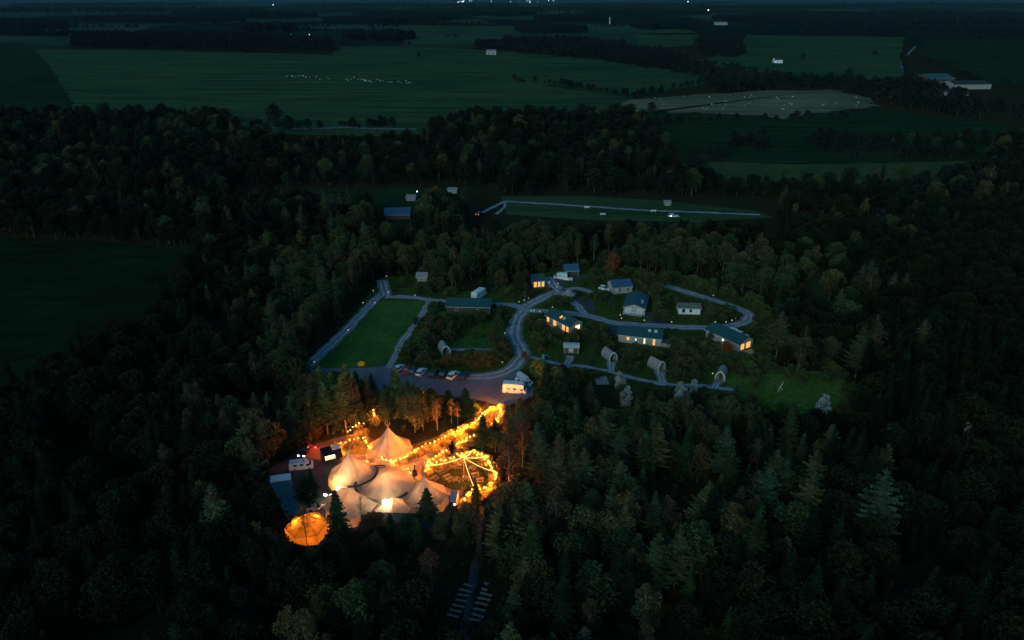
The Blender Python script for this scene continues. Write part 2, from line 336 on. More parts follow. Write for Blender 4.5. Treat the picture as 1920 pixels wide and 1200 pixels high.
camp_px = [(560,700),(700,545),(716,520),(790,512),(850,545),(940,545),(1000,535),(1010,505),(1090,498),(1140,510),(1260,522),(1340,538),(1420,568),(1450,600),(1440,700),(1360,712),(1380,740),(1300,738),(1200,728),(1100,715),(1020,705),(1000,745),(950,752),(800,738),(690,738),(680,700)]
sheet('campsite_ground', camp_px, .012, g6, jag=.5)
parking_px = [(560,700),(600,690),(690,690),(735,684),(762,690),(800,696),(870,703),(925,700),(960,688),(1000,716),(1000,742),(950,762),(880,748),(800,738),(700,735),(690,720),(640,715)]
sheet('parking_area', parking_px, .04, M['gravel'], jag=.3)
RZ = .05
ROADS = [
 ('road', [(560,705),(600,665),(650,618),(700,565),(722,545)], 3.6), ('road', [(716,525),(721,545),(722,556)], 4.2),
 ('road', [(722,557),(760,557),(806,562)], 3.0), ('path', [(806,562),(790,590),(755,640),(728,690)], 2.2),
 ('road', [(870,708),(930,704),(962,688),(980,668),(976,650),(966,632),(967,608),(978,588),(985,577),(1010,562),(1046,546)], 4.6),
 ('road', [(982,580),(960,572),(930,570),(800,563)], 3.0), ('path', [(835,656),(880,655),(925,656)], 1.8),
 ('road', [(985,582),(1030,585),(1090,590),(1150,605),(1230,611),(1320,615),(1375,611),(1402,599),(1396,584),(1350,567),(1300,552),(1265,541),(1235,530)], 3.8),
 ('road', [(1046,546),(1080,541),(1110,548)], 3.0), ('road', [(1052,548),(1035,532),(1028,520)], 5.0), ('path', [(1050,548),(1075,566),(1095,588)], 3.0),
 ('path', [(985,668),(1050,683),(1120,692),(1200,712),(1250,721),(1310,724),(1375,732)], 1.8),
 ('path', [(1069,667),(1062,690)], 2.6), ('path', [(1147,678),(1146,698)], 2.4), ('path', [(1236,692),(1242,718)], 2.6), ('path', [(1348,712),(1336,728)], 2.4),
 ('woodland_path', [(907,950),(903,985),(893,1060),(876,1150),(868,1200)], 1.3),
 ('path', [(945,378),(1000,381),(1100,387),(1200,394),(1300,398),(1425,403)], 2.6), ('path', [(898,402),(930,386),(945,378)], 2.2), ('path', [(930,402),(946,388),(945,378)], 1.8),
 ('lane', [(1716,88),(1700,105),(1690,120),(1708,150),(1740,160)], 4.0), ('farm_track', [(450,246),(500,241),(570,243),(650,241),(700,243),(780,244)], 5.0), ('lane', [(545,380),(600,382),(640,390)], 3.5),
]
for i, (n, p, w) in enumerate(ROADS):
    far = G(*p[0]).y > 400
    road(n, p, w, RZ + .004 * i + (.6 if far else 0), M['gravel'] if far else M['tarmac'] if n == 'woodland_path' else None, seed=i)
for i, (n, p) in enumerate([('parking_bay', [(1125,530),(1150,527),(1196,530),(1190,552),(1150,548)]), ('parking_bay', [(1208,586),(1240,586),(1256,610),(1212,608)]),
                            ('parking_bay', [(1305,588),(1312,566),(1345,570),(1342,590)]), ('parking_bay', [(1140,600),(1170,606),(1160,632),(1132,620)]),
                            ('parking_bay', [(1030,520),(1090,508),(1100,520),(1050,535)]), ('parking_bay', [(1075,555),(1110,560),(1115,585),(1085,580)])]):
    sheet(n, p, .03 + .004 * i, M['tarmac'], jag=.2)
# event ground
sheet('event_ground', [(498,905),(505,880),(560,842),(625,822),(665,812),(770,842),(862,852),(870,950),(850,985),(680,992),(610,1022),(535,1022),(505,950)], .016, M['tarmac'], jag=.3)
sheet('gravel_path', [(612,845),(640,836),(690,832),(740,850),(800,850),(806,872),(790,886),(806,905),(870,922),(866,942),(835,930),(790,905),(765,885),(700,868),(650,868)], .024, M['dirt'], jag=.2)
sheet('gravel_path', [(735,852),(760,840),(850,806),(890,780),(915,752),(950,750),(948,790),(900,806),(862,830),(805,852),(770,862)], .028, grass('trodden_grass', (.10, .07, .035), (.13, .09, .04), .3, 1.5), jag=.2)
lawn = [(869 + 66 * math.cos(t) , 884 + 36 * math.sin(t)) for t in [k * math.pi / 10 for k in range(20)]]
sheet('event_lawn', lawn, .033, grass('worn_lawn', (.05, .075, .02), (.08, .08, .03), .3, 1.5), jag=.2)
sheet('event_lawn', [(620,842),(645,826),(690,818),(712,835),(700,852),(650,852)], .037, grass('worn_turf', (.10, .10, .035), (.14, .11, .045), .3, 1.5), jag=.2)

# ------------------------------------------------------------------ tree prototypes (crown mesh, trunk mesh), unit = metres
def leafquad(mb, p, d, s, rnd, droop=0.0):
    a = Vector((rnd.gauss(0, 1), rnd.gauss(0, 1), rnd.gauss(0, .5))); a = (a - d * a.dot(d)).normalized()
    mb.add([p - a * s * .35, p + d * s * .55 - Vector((0, 0, droop)), p + a * s * .35], [(0, 1, 2)])
def spruce_mesh(seed, h=14, r=2.6, whorls=26, skip=.08, up=-.25, base=.12):
    rnd = random.Random(seed); mb = MB(); tr = MB()
    for w in range(whorls):
        t = w / whorls; z = h * (base + (1 - base) * (t ** .92)); rr = r * (1 - t) ** .85 + .12; rr *= rnd.uniform(.82, 1.12)
        nb = max(4, int(9 - 4 * t)); a0 = rnd.random() * 7
        for b in range(nb):
            if rnd.random() < skip: continue
            a = a0 + 2 * math.pi * b / nb + rnd.uniform(-.25, .25); L = rr * rnd.uniform(.72, 1.15)
            dv = Vector((math.cos(a), math.sin(a), 0)); sv = Vector((-dv.y, dv.x, 0)); ns = max(3, int(L / .33))
            for s in range(ns):
                q = (s + .5) / ns; p = Vector((0, 0, z)) + dv * L * q + Vector((0, 0, up * L * q + .22 * L * q * q))
                wd = .55 * (1 - q * .55) * min(1, L) + .12
                for sg in (-1, 1):
                    tip = p + sv * sg * wd * rnd.uniform(.7, 1.2) + dv * wd * .55 + Vector((0, 0, -.12 * wd + rnd.uniform(-.12, .08)))
                    mb.add([p - dv * .2 + Vector((0, 0, .03)), p + dv * .24, tip], [(0, 1, 2)])
                if rnd.random() < .5: mb.add([p - sv * .16, p + sv * .16, p + Vector((0, 0, -rnd.uniform(.2, .5)))], [(0, 1, 2)])
            if w % 2 == 0: tr.tube([(0, 0, z), Vector((0, 0, z)) + dv * L * .8 + Vector((0, 0, (up + .12) * L * .8))], .035, .012, 3)
    mb.add([(-.1, 0, h - .7), (.1, 0, h - .7), (0, 0, h + .4)], [(0, 1, 2)]); mb.add([(0, -.1, h - .7), (0, .1, h - .7), (0, 0, h + .4)], [(0, 1, 2)])
    tr.tube([(0, 0, -.3), (rnd.uniform(-.1, .1), rnd.uniform(-.1, .1), h * .5), (0, 0, h)], .2, .03, 6)
    return mb, tr
def limb_mesh(tr, base, tip, r, rnd, n=4, wob=.12):
    pts = []; L = (tip - base).length
    for i in range(n + 1):
        t = i / n; p = base.lerp(tip, t) + Vector((0, 0, L * .12 * math.sin(t * math.pi)))
        if 0 < i < n: p += Vector((rnd.uniform(-1, 1), rnd.uniform(-1, 1), rnd.uniform(-1, 1))) * wob * L * .5
        pts.append(p)
    tr.tube(pts, r, r * .3, 4); return pts
def crown_mesh(seed, h, r, z0, lobes, per, leaf_s, lobe_r=.42, shell=.55, flat=.8, stem_r=.2):
    """broad crown: limbs reach into lobes; each lobe is a loose shell of leaf clumps"""
    rnd = random.Random(seed); mb = MB(); tr = MB()
    tr.tube([(0, 0, -.3), (rnd.uniform(-.2, .2), rnd.uniform(-.2, .2), z0), (rnd.uniform(-.3, .3), rnd.uniform(-.3, .3), h * .88)], stem_r, .04, 6)
    ch = h - z0
    for l in range(lobes):
        t = (l + .5) / lobes; a = l * 2.4 + rnd.uniform(-.5, .5)
        env = math.sin(math.pi * min(1, .22 + .74 * t)) ** .8; rad = r * env * rnd.uniform(.35, .75)
        c = Vector((math.cos(a) * rad, math.sin(a) * rad, z0 + ch * (.12 + .76 * t))); lr = r * lobe_r * rnd.uniform(.75, 1.25) * (.6 + .4 * env)
        if l % 2 == 0: limb_mesh(tr, Vector((0, 0, z0 * .8 + (c.z - z0) * .55)), c, stem_r * .35, rnd)
        for k in range(per):
            d = Vector((rnd.gauss(0, 1), rnd.gauss(0, 1), rnd.gauss(0, 1))); d.normalize()
            if d.z < -.3 and rnd.random() < .6: d.z = -d.z
            q = lr * (shell + (1.08 - shell) * rnd.random() ** .5)
            if rnd.random() < .06: q *= 1.25
            p = c + Vector((d.x * q, d.y * q, d.z * q * flat)); e = (d + Vector((rnd.gauss(0, .8), rnd.gauss(0, .8), rnd.gauss(0, .6)))).normalized()
            leafquad(mb, p, e, leaf_s * rnd.uniform(.6, 1.3), rnd)
    return mb, tr
def larch_mesh(seed, h=15, r=3.2):
    """open conifer: long separate upswept limbs with gaps, trunk showing"""
    return spruce_mesh(seed, h, r, whorls=17, skip=.2, up=.08, base=.28)
def bare_mesh(seed, h=11, r=2.2):
    rnd = random.Random(seed); mb = MB(); tr = MB(); tr.tube([(0, 0, -.2), (.1, 0, h * .5), (0, .1, h)], .12, .02, 5)
    for i in range(34):
        z = h * rnd.uniform(.3, .97); a = rnd.random() * 7; L = r * (1.15 - z / h) * rnd.uniform(.6, 1.2) + .3
        tip = Vector((math.cos(a) * L, math.sin(a) * L, z + L * .9)); pts = limb_mesh(tr, Vector((0, 0, z)), tip, .035, rnd, 3)
        for q in pts[1:]:
            for _ in range(5):
                e = Vector((rnd.gauss(0, 1), rnd.gauss(0, 1), rnd.gauss(.5, .8))).normalized(); mb.add([q, q + e * .7, q + e * .4 + Vector((.05, 0, .05))], [(0, 1, 2)])
                if rnd.random() < .5: leafquad(mb, q + e * rnd.uniform(.3, .7), e, .2, rnd)
    return mb, tr
PROTO = {}
def proto(key, kind, gen, leafm, barkm):
    c, t = gen; PROTO.setdefault(kind, []).append((c.mesh('crown', M[leafm]), t.mesh('trunk', M[barkm])))
for s in range(5): proto(s, 'spruce', spruce_mesh(10 + s, 14 + s * .7, 2.7 + .3 * (s % 3)), 'spruce', 'bark')
for s in range(4): proto(s, 'darkspruce', spruce_mesh(10 + s, 14 + s * .7, 2.7 + .3 * (s % 3)), 'falloffneedle', 'darkbark')  # the same spruces again, needles and bark darkened in place of edge falloff
for s in range(4): proto(s, 'darkbroad', crown_mesh(70 + s, 11, 4.2, 2.4, 16, 190, .62, .40, .55, .8, .25), 'falloffleaf', 'darkbark')  # the same broadleaf shapes in the darkened leaf colour
for s in range(4): proto(s, 'larch', larch_mesh(30 + s, 15, 2.9 + .3 * (s % 2)), 'pine', 'bark')
for s in range(5): proto(s, 'birch', crown_mesh(50 + s, 13, 2.3, 3.6, 13, 150, .42, .40, .25, 1.35, .12), 'birch', 'birchbark')
for s in range(5): proto(s, 'broad', crown_mesh(70 + s, 11, 4.2, 2.4, 16, 190, .62, .40, .55, .8, .25), 'broad', 'bark')
for s in range(3): proto(s, 'far', crown_mesh(90 + s, 11, 4.8, 1.0, 12, 95, 1.15, .42, .6, .85, .3), 'farleaf', 'bark')
for s in range(3): proto(s, 'bush', crown_mesh(100 + s, 2.4, 1.7, .3, 8, 110, .34, .45, .5, .8, .06), 'undergrowth', 'bark')
proto(0, 'bare', bare_mesh(110), 'birch', 'bark')
KN = {'darkspruce': 'spruce_tree', 'darkbroad': 'broadleaf_tree', 'spruce': 'spruce_tree', 'larch': 'larch_tree', 'birch': 'birch_tree', 'broad': 'broadleaf_tree', 'far': 'distant_tree', 'bush': 'shrub', 'bare': 'bare_tree'}
def tree(kind, loc, s=1.0, rz=0.0, var=0, label=None, group=None, leafm=None, barkm=None, cat='tree', wide=1.0, name=None):
    c, t = PROTO[kind][var % len(PROTO[kind])]
    root = empty(name or KN[kind], loc, rz, label, cat, group); root.scale = (s * wide, s * wide, s)
    co = link('crown', c, root); to = link('trunk', t, root)
    for o, mm in ((co, leafm), (to, barkm)):
        if mm: o.material_slots[0].link = 'OBJECT'; o.material_slots[0].material = M[mm]
    return root
HT = {'darkspruce': 15, 'darkbroad': 11, 'spruce': 15, 'larch': 15, 'birch': 13, 'broad': 11, 'far': 11, 'bush': 2.4, 'bare': 11}
RD = {'darkspruce': 2.6, 'darkbroad': 4.4, 'spruce': 2.6, 'larch': 3.0, 'birch': 2.4, 'broad': 4.4, 'far': 5, 'bush': 1.7, 'bare': 2}

def scatter(name, pts, kinds, label, cat):
    """one 'stuff' object: points that instance the crowns and trunks of trees standing in the scene. pts: (x,y,z,rz,scale,variant)"""
    me = bpy.data.meshes.new(name); me.from_pydata([p[:3] for p in pts], [], [])
    for nm, i, ty in (('rotz', 3, 'FLOAT'), ('size', 4, 'FLOAT'), ('variant', 5, 'INT')):
        a = me.attributes.new(nm, ty, 'POINT'); a.data.foreach_set('value', [p[i] for p in pts])
    o = link(name, me); tag(o, label, cat, kind='stuff')
    ng = bpy.data.node_groups.new(name + '_nodes', 'GeometryNodeTree')
    ng.interface.new_socket('Geometry', in_out='INPUT', socket_type='NodeSocketGeometry'); ng.interface.new_socket('Geometry', in_out='OUTPUT', socket_type='NodeSocketGeometry')
    gi = ng.nodes.new('NodeGroupInput'); go = ng.nodes.new('NodeGroupOutput'); jo = ng.nodes.new('GeometryNodeJoinGeometry')
    def attr(n, ty):
        a = ng.nodes.new('GeometryNodeInputNamedAttribute'); a.data_type = ty; a.inputs[0].default_value = n; return a.outputs[0]
    var = attr('variant', 'INT'); size = attr('size', 'FLOAT'); rz = attr('rotz', 'FLOAT')
    cx = ng.nodes.new('ShaderNodeCombineXYZ'); ng.links.new(rz, cx.inputs[2]); er = ng.nodes.new('FunctionNodeEulerToRotation'); ng.links.new(cx.outputs[0], er.inputs[0])
    cs = ng.nodes.new('ShaderNodeCombineXYZ')
    for k in range(3): ng.links.new(size, cs.inputs[k])
    for i, root in enumerate(kinds):
        cmp_ = ng.nodes.new('FunctionNodeCompare'); cmp_.data_type = 'INT'; cmp_.operation = 'EQUAL'
        ng.links.new(var, cmp_.inputs[2]); cmp_.inputs[3].default_value = i
        j2 = ng.nodes.new('GeometryNodeJoinGeometry')
        for ch in root.children:
            oi = ng.nodes.new('GeometryNodeObjectInfo'); oi.transform_space = 'ORIGINAL'; oi.inputs[0].default_value = ch; ng.links.new(oi.outputs['Geometry'], j2.inputs[0])
        ip = ng.nodes.new('GeometryNodeInstanceOnPoints'); ng.links.new(gi.outputs[0], ip.inputs['Points']); ng.links.new(cmp_.outputs[0], ip.inputs['Selection'])
        g2i = ng.nodes.new('GeometryNodeGeometryToInstance'); ng.links.new(j2.outputs[0], g2i.inputs[0])
        ng.links.new(g2i.outputs[0], ip.inputs['Instance']); ng.links.new(er.outputs[0], ip.inputs['Rotation']); ng.links.new(cs.outputs[0], ip.inputs['Scale'])
        ng.links.new(ip.outputs[0], jo.inputs[0])
    ng.links.new(jo.outputs[0], go.inputs[0]); md = o.modifiers.new('scatter', 'NODES'); md.node_group = ng
    return o

# ------------------------------------------------------------------ buildings
def frame(A, B, z=0):
    a, b = G(*A, z), G(*B, z); a.z = b.z = 0; d = b - a; return a, math.atan2(d.y, d.x), d.length
def window(parent, x0, x1, z0, z1, y, m, side='front', xw=0):
    """a frame proud of the wall with its pane; side front looks to -y, right looks to +x at x=xw"""
    f = MB(); p = MB(); e = .07
    if side == 'front':
        f.box(x0 - e, x1 + e, y - .05, y + .02, z1, z1 + e); f.box(x0 - e, x1 + e, y - .05, y + .02, z0 - e, z0)
        f.box(x0 - e, x0, y - .05, y + .02, z0, z1); f.box(x1, x1 + e, y - .05, y + .02, z0, z1); p.box(x0, x1, y - .03, y + .01, z0, z1)
    else:
        f.box(xw - .02, xw + .05, x0 - e, x1 + e, z1, z1 + e); f.box(xw - .02, xw + .05, x0 - e, x1 + e, z0 - e, z0)
        f.box(xw - .02, xw + .05, x0 - e, x0, z0, z1); f.box(xw - .02, xw + .05, x1, x1 + e, z0, z1); p.box(xw - .01, xw + .03, x0, x1, z0, z1)
    fo = f.build('window', M['white'], parent); p.build('pane', M[m], fo); return fo
def lodge(A, B, depth, label, wall_h=2.5, rise=1.5, ridge='x', wallm='clad', roofm='greenroof', wins=(), rwins=(), sky=(), over=.45, deck=None, group='timber lodges on the campsite', name='lodge', cat='lodge', door=None):
    a, rz, L = frame(A, B); root = empty(name, a, rz, label, cat, group); W = depth
    for ui in range(int(L / 2) + 1):
        for vi in range(int(W / 2) + 1): block((a.x + math.cos(rz) * ui * 2 - math.sin(rz) * vi * 2, a.y + math.sin(rz) * ui * 2 + math.cos(rz) * vi * 2), 1.4)
    w = MB()
    if ridge == 'x':
        w.add([(0, 0, 0), (L, 0, 0), (L, W, 0), (0, W, 0), (0, 0, wall_h), (L, 0, wall_h), (L, W, wall_h), (0, W, wall_h), (0, W / 2, wall_h + rise), (L, W / 2, wall_h + rise)],
              [(0, 1, 5, 4), (2, 3, 7, 6), (1, 2, 6, 9, 5), (3, 0, 4, 8, 7), (0, 3, 2, 1)])
    else:
        w.add([(0, 0, 0), (L, 0, 0), (L, W, 0), (0, W, 0), (0, 0, wall_h), (L, 0, wall_h), (L, W, wall_h), (0, W, wall_h), (L / 2, 0, wall_h + rise), (L / 2, W, wall_h + rise)],
              [(0, 1, 5, 8, 4), (2, 3, 7, 9, 6), (1, 2, 6, 5), (3, 0, 4, 7), (0, 3, 2, 1)])
    w.build('wall', M[wallm], root)
    th = .12; o = over
    for sgn in (0, 1):
        r = MB()
        if ridge == 'x':
            sl = rise / (W / 2); ye = -o if sgn == 0 else W + o; ze = wall_h - sl * o; zr = wall_h + rise; ym = W / 2
            q = [(-o, ye, ze), (L + o, ye, ze), (L + o, ym, zr), (-o, ym, zr)]
        else:
            sl = rise / (L / 2); xe = -o if sgn == 0 else L + o; ze = wall_h - sl * o; zr = wall_h + rise; xm = L / 2
            q = [(xe, -o, ze), (xm, -o, zr), (xm, W + o, zr), (xe, W + o, ze)]
        vs = [(x, y, z + .03) for x, y, z in q] + [(x, y, z + th + .03) for x, y, z in q]
        r.add(vs, [(0, 1, 2, 3), (4, 5, 6, 7), (0, 1, 5, 4), (1, 2, 6, 5), (2, 3, 7, 6), (3, 0, 4, 7)]); ro = r.build('roof_slope', M[roofm], root)
        if sgn == (0 if ridge == 'x' else 1):
            for (u, vv, mm) in sky:
                s = MB()
                if ridge == 'x':
                    y0 = W / 2 * vv; z0 = wall_h + sl * y0 + th; s.add([(u, y0, z0 + .06), (u + .8, y0, z0 + .06), (u + .8, y0 + .9, z0 + .06 + sl * .9), (u, y0 + .9, z0 + .06 + sl * .9), (u, y0, z0), (u + .8, y0, z0), (u + .8, y0 + .9, z0 + sl * .9), (u, y0 + .9, z0 + sl * .9)], [(0, 1, 2, 3), (0, 1, 5, 4), (1, 2, 6, 5), (2, 3, 7, 6), (3, 0, 4, 7)])
                else:
                    x0 = L * (.5 + .25 * 1); z0 = wall_h + rise - sl * (x0 - L / 2) + th; y0 = u; s.add([(x0, y0, z0 + .06), (x0 + .8, y0, z0 + .06 - sl * .8), (x0 + .8, y0 + .8, z0 + .06 - sl * .8), (x0, y0 + .8, z0 + .06), (x0, y0, z0), (x0 + .8, y0, z0 - sl * .8), (x0 + .8, y0 + .8, z0 - sl * .8), (x0, y0 + .8, z0)], [(0, 1, 2, 3), (0, 1, 5, 4), (1, 2, 6, 5), (2, 3, 7, 6), (3, 0, 4, 7)])
                s.build('skylight', M[mm], ro)
    for (x0, x1, z0, z1, mm) in wins: window(root, x0 * L, x1 * L, z0, z1, -.01, mm)
    for (x0, x1, z0, z1, mm) in rwins: window(root, x0 * W, x1 * W, z0, z1, 0, mm, 'right', L + .01)
    f = MB(); f.tube([(-o + .1, -o - .05, wall_h - .1), (L + o - .1, -o - .05, wall_h - .1)], .05); f.tube([(L + .1, -.08, wall_h - .1), (L + .1, -.08, .1)], .04); f.build('gutter_pipe', M['white'], root)
    if deck:
        x0, x1, y0, y1 = deck; d = MB()
        nb = max(3, int((y1 - y0) / .3))
        dk = MB().box(x0, x1, y0, y1, .25, .38).build('deck', M['cladgrey'], root)
        n = max(2, int((x1 - x0) / 1.2)); pl = MB()
        for k in range(n + 1): pl.box(x0 + (x1 - x0) * k / n - .04, x0 + (x1 - x0) * k / n + .04, y0, y0 + .08, .38, 1.3)
        pl.box(x0, x1, y0 + .01, y0 + .07, 1.3, 1.38); pl.box(x0, x1, y0 + .02, y0 + .06, .8, .86); pl.build('railing', M['white'], dk)
    return root
lodge((1024,604), (1067,626), 5.2, 'green roofed lodge with its long side of windows glowing orange, beside the road fork', wins=[(.04,.14,.3,2.1,'lit'),(.32,.45,.3,2.2,'lit'),(.70,.82,.3,2.2,'lit'),(.88,.97,.4,2.1,'lit')],
      rwins=[(.45,.8,.6,2.0,'litpale')], sky=[(5.2,.30,'lit'),(6.6,.30,'paleglass')], deck=(1,9.5,-1.5,-.1))
lodge((1169,588), (1208,592), 11.5, 'green roofed lodge showing its gable end with four tall pale windows', ridge='y', wallm='clad', wins=[(.10,.20,.3,2.1,'paleglass'),(.25,.34,.3,2.1,'paleglass'),(.66,.75,.3,2.1,'paleglass'),(.80,.90,.3,2.1,'paleglass')], sky=[(3.0,0,'paleglass'),(4.6,0,'paleglass')], rise=1.1, deck=(0,5.8,-1.6,-.1))
lodge((1150,552), (1184,549), 6, 'lodge with blue-green roof and pale side wall behind the gable-ended lodge', roofm='blueroof', wins=[(.08,.2,.8,2.0,'paleglass'),(.3,.38,.8,2.0,'glass'),(.75,.85,.8,2.0,'glass')])
lodge((1159,641), (1238,650), 6, 'long green roofed lodge side-on with four small lit windows', wins=[(.20,.26,1.0,1.9,'lit'),(.40,.43,1.1,1.7,'litpale'),(.60,.64,.4,2.0,'litpale'),(.82,.87,.3,2.1,'lit')], sky=[(8.2,.55,'paleglass'),(10.0,.55,'paleglass')])
lodge((1323,632), (1384,660), 6, 'green roofed lodge at the right end of the camp with one end glowing orange', wins=[(.12,.16,1.2,1.9,'litpale'),(.50,.55,1.2,1.9,'litpale')], rwins=[(.14,.38,.3,2.1,'lit'),(.52,.82,.3,2.1,'lit')], deck=(13.2,16.5,0,4))
lodge((1272,589), (1312,590), 4.2, 'low lodge with mossy grey roof and pale walls inside the loop road', roofm='greyroof', wallm='white', wins=[(.15,.3,.6,1.8,'glass'),(.5,.62,.6,1.8,'glass')], rise=.8, wall_h=2.2)
lodge((1000,540), (1021,538), 5, 'small lodge behind trees with orange lit front windows beside white cars', wins=[(.05,.3,.3,2.1,'lit'),(.42,.6,.3,2.1,'lit'),(.75,.95,.3,2.0,'lit')])
lodge((1060,520), (1084,519), 5, 'blue roofed shed half hidden by trees at the back of the camp', roofm='blueroof', wallm='darkwood', name='shed', cat='shed', group=None)
lodge((838,588), (918,590), 7.0, 'long dark green roofed barn beside the side road', roofm='greenroof', wallm='darkwood', name='barn', cat='barn', wall_h=2.6, rise=1.3, group=None, wins=[(.2,.26,1,1.8,'glass'),(.7,.76,1,1.8,'glass')])
lodge((722,412), (768,411), 12, 'blue roofed farm shed in front of the far meadow', roofm='blueroof', wallm='darkwood', name='shed', cat='shed', wall_h=2.2, rise=1.4, group=None)
lodge((762,377), (778,377), 6, 'small grey roofed cabin left of the far meadow', roofm='shingle', wall_h=1.7, rise=.7, wallm='cladgrey', name='cabin', cat='cabin', group=None)
lodge((840,363), (856,363), 6, 'grey roofed cabin at the foot of the middle wood', roofm='shingle', wall_h=1.7, rise=.7, wallm='cladgrey', name='cabin', cat='cabin', group=None)
lodge((1247,386), (1257,386), 4, 'small pale hut on the far meadow above the path', roofm='shingle', wallm='cladgrey', wall_h=1.6, rise=.6, name='hut', cat='hut', group=None)
lodge((605,392), (628,392), 8, 'pale roofed hut beside the lane at the left of the far meadow', roofm='paleroof', wallm='cladgrey', name='hut', cat='hut', group=None)
lodge((782,528), (800,528), 3.5, 'grey mossy hut at the top of the green lawn', roofm='shingle', wallm='cladgrey', name='hut', cat='hut', group=None, rise=1.0, wall_h=1.8)
lodge((912,103), (930,103), 14, 'white house alone at the edge of the big upper field', roofm='shingle', wallm='clad', name='house', cat='house', wall_h=5, rise=3, group=None, wins=[(.2,.35,1,3,'glass'),(.6,.75,1,3,'glass')])
lodge((1453,119), (1467,119), 12, 'small white walled house in the upper right field', roofm='darkroof', wallm='white', name='house', cat='house', wall_h=5, rise=3, group=None, wins=[(.2,.35,1,3,'glass')])
lodge((1742,158), (1788,157), 30, 'teal roofed barn of the farm at upper right', roofm='greenroof', wallm='darkwood', name='barn', cat='barn', wall_h=6, rise=4, group=None)
lodge((1790,168), (1857,167), 25, 'long dark roofed barn behind the farmyard at upper right', roofm='darkroof', wallm='cladgrey', name='barn', cat='barn', wall_h=5, rise=3, group=None)
lodge((1752,180), (1815,180), 22, 'long low farm shed in front of the farmyard at upper right', roofm='darkroof', wallm='cladgrey', name='barn', cat='barn', wall_h=4, rise=2, group=None)
lodge((1342,47), (1364,47), 30, 'pale roofed farm building far off beyond the right-hand wood', roofm='shingle', wallm='cladgrey', name='barn', cat='barn', wall_h=6, rise=4, group=None)
def tower_block():
    a = G(1143, 46); r = empty('mast', a, 0, 'slim pale mast far off above the fields', 'mast')
    MB().tube([(0, 0, 0), (0, 0, 22)], 1.6, .8, 8).build('tower', M['white'], r); MB().box(-2.5, 2.5, -2.5, 2.5, 22, 24).build('cabin', M['paleroof'], r)
tower_block()
# terrace of the long lodge
a, rz, L = frame((1239,650), (1257,652)); t = empty('terrace', a, rz, 'square pale terrace with a dark hot tub beside the long lodge', 'terrace')
for k in range(9): MB().box(0, L, k * .45, k * .45 + .42, .3, .42).build('plank', M['pale_wood'], t)
MB().box(0, L, -.08, 0, 0, 1.15).build('fence_panel', M['pale_wood'], t); MB().box(L, L + .08, 0, 4, 0, 1.15).build('fence_panel', M['pale_wood'], t)
a2 = a + Vector((math.cos(rz) * L * .45 - math.sin(rz) * 1.7, math.sin(rz) * L * .45 + math.cos(rz) * 1.7, 0))
ht = empty('hot_tub', a2 + Vector((0, 0, .42)), 0, 'round dark hot tub on the terrace of the long lodge', 'hot tub')
MB().tube([(0, 0, 0), (0, 0, .8)], .78, .85, 14).build('tub', M['darkwood'], ht); MB().tube([(0, 0, .8), (0, 0, .86)], .8, .8, 14).build('cover', M['black'], ht)

def pod(px, py, yaw, label, L=4.2, W=2.6, Hh=2.8):
    """arched camping pod, pointed vault cross-section, open porch at the -y end"""
    block(G(px, py), 3.2); r = empty('camping_pod', G(px, py), R(yaw), label, 'camping pod', 'arched camping pods beside the lower path')
    prof = [(-.42, 0), (-.5, .22), (-.48, .45), (-.38, .70), (-.2, .90), (0, 1.0), (.2, .90), (.38, .70), (.48, .45), (.5, .22), (.42, 0)]
    for k in range(8):  # shingle courses along the vault, each lapped over the next
        y0 = -L / 2 + L * k / 8; g = 1 + .012 * (k % 2); s = MB(); n = len(prof)
        vs = [(x * W * g, y0, z * Hh * g) for x, z in prof] + [(x * W * g, y0 + L / 8 + .02, z * Hh * g) for x, z in prof]
        s.add(vs, [(i, i + 1, i + 1 + n, i + n) for i in range(n - 1)]); s.build('shingle_course', M['shingle'], r)
    for y in (-L / 2 + .9, L / 2 - .05):
        MB().prism([(x * W * .97, z * Hh * .97) for x, z in prof], y, y + .06).build('end_wall', M['cladgrey'], r)
    d = MB().box(-.45, .45, -L / 2 + .84, -L / 2 + .9, .1, 2.0).build('door', M['darkwood'], r)
    n = len(prof); e = MB()
    for g0, y in ((1.0, -L / 2 - .08),):
        vs = [(x * W * 1.05, y, z * Hh * 1.04) for x, z in prof] + [(x * W * .9, y, z * Hh * .93) for x, z in prof] + [(x * W * 1.05, y + .1, z * Hh * 1.04) for x, z in prof]
        e.add(vs, [(i, i + 1, i + 1 + n, i + n) for i in range(n - 1)] + [(i, i + 1, i + 1 + 2 * n, i + 2 * n) for i in range(n - 1)])
    e.build('arch_trim', M['white'], r); MB().box(-W * .42, W * .42, -L / 2 - 1.0, -L / 2 - .1, .1, .25).build('doorstep', M['wood'], r)
    return r
pod(1142, 672, 25, 'grey arched camping pod, leftmost of those beside the white willow')
pod(1230, 690, 35, 'grey arched camping pod between the other pods, with a broad path to its door')
pod(1352, 708, -25, 'pale arched camping pod farthest right, next to the open grass')
pod(833, 660, 20, 'speckled arched camping pod left of the small lawn, among shrubs')
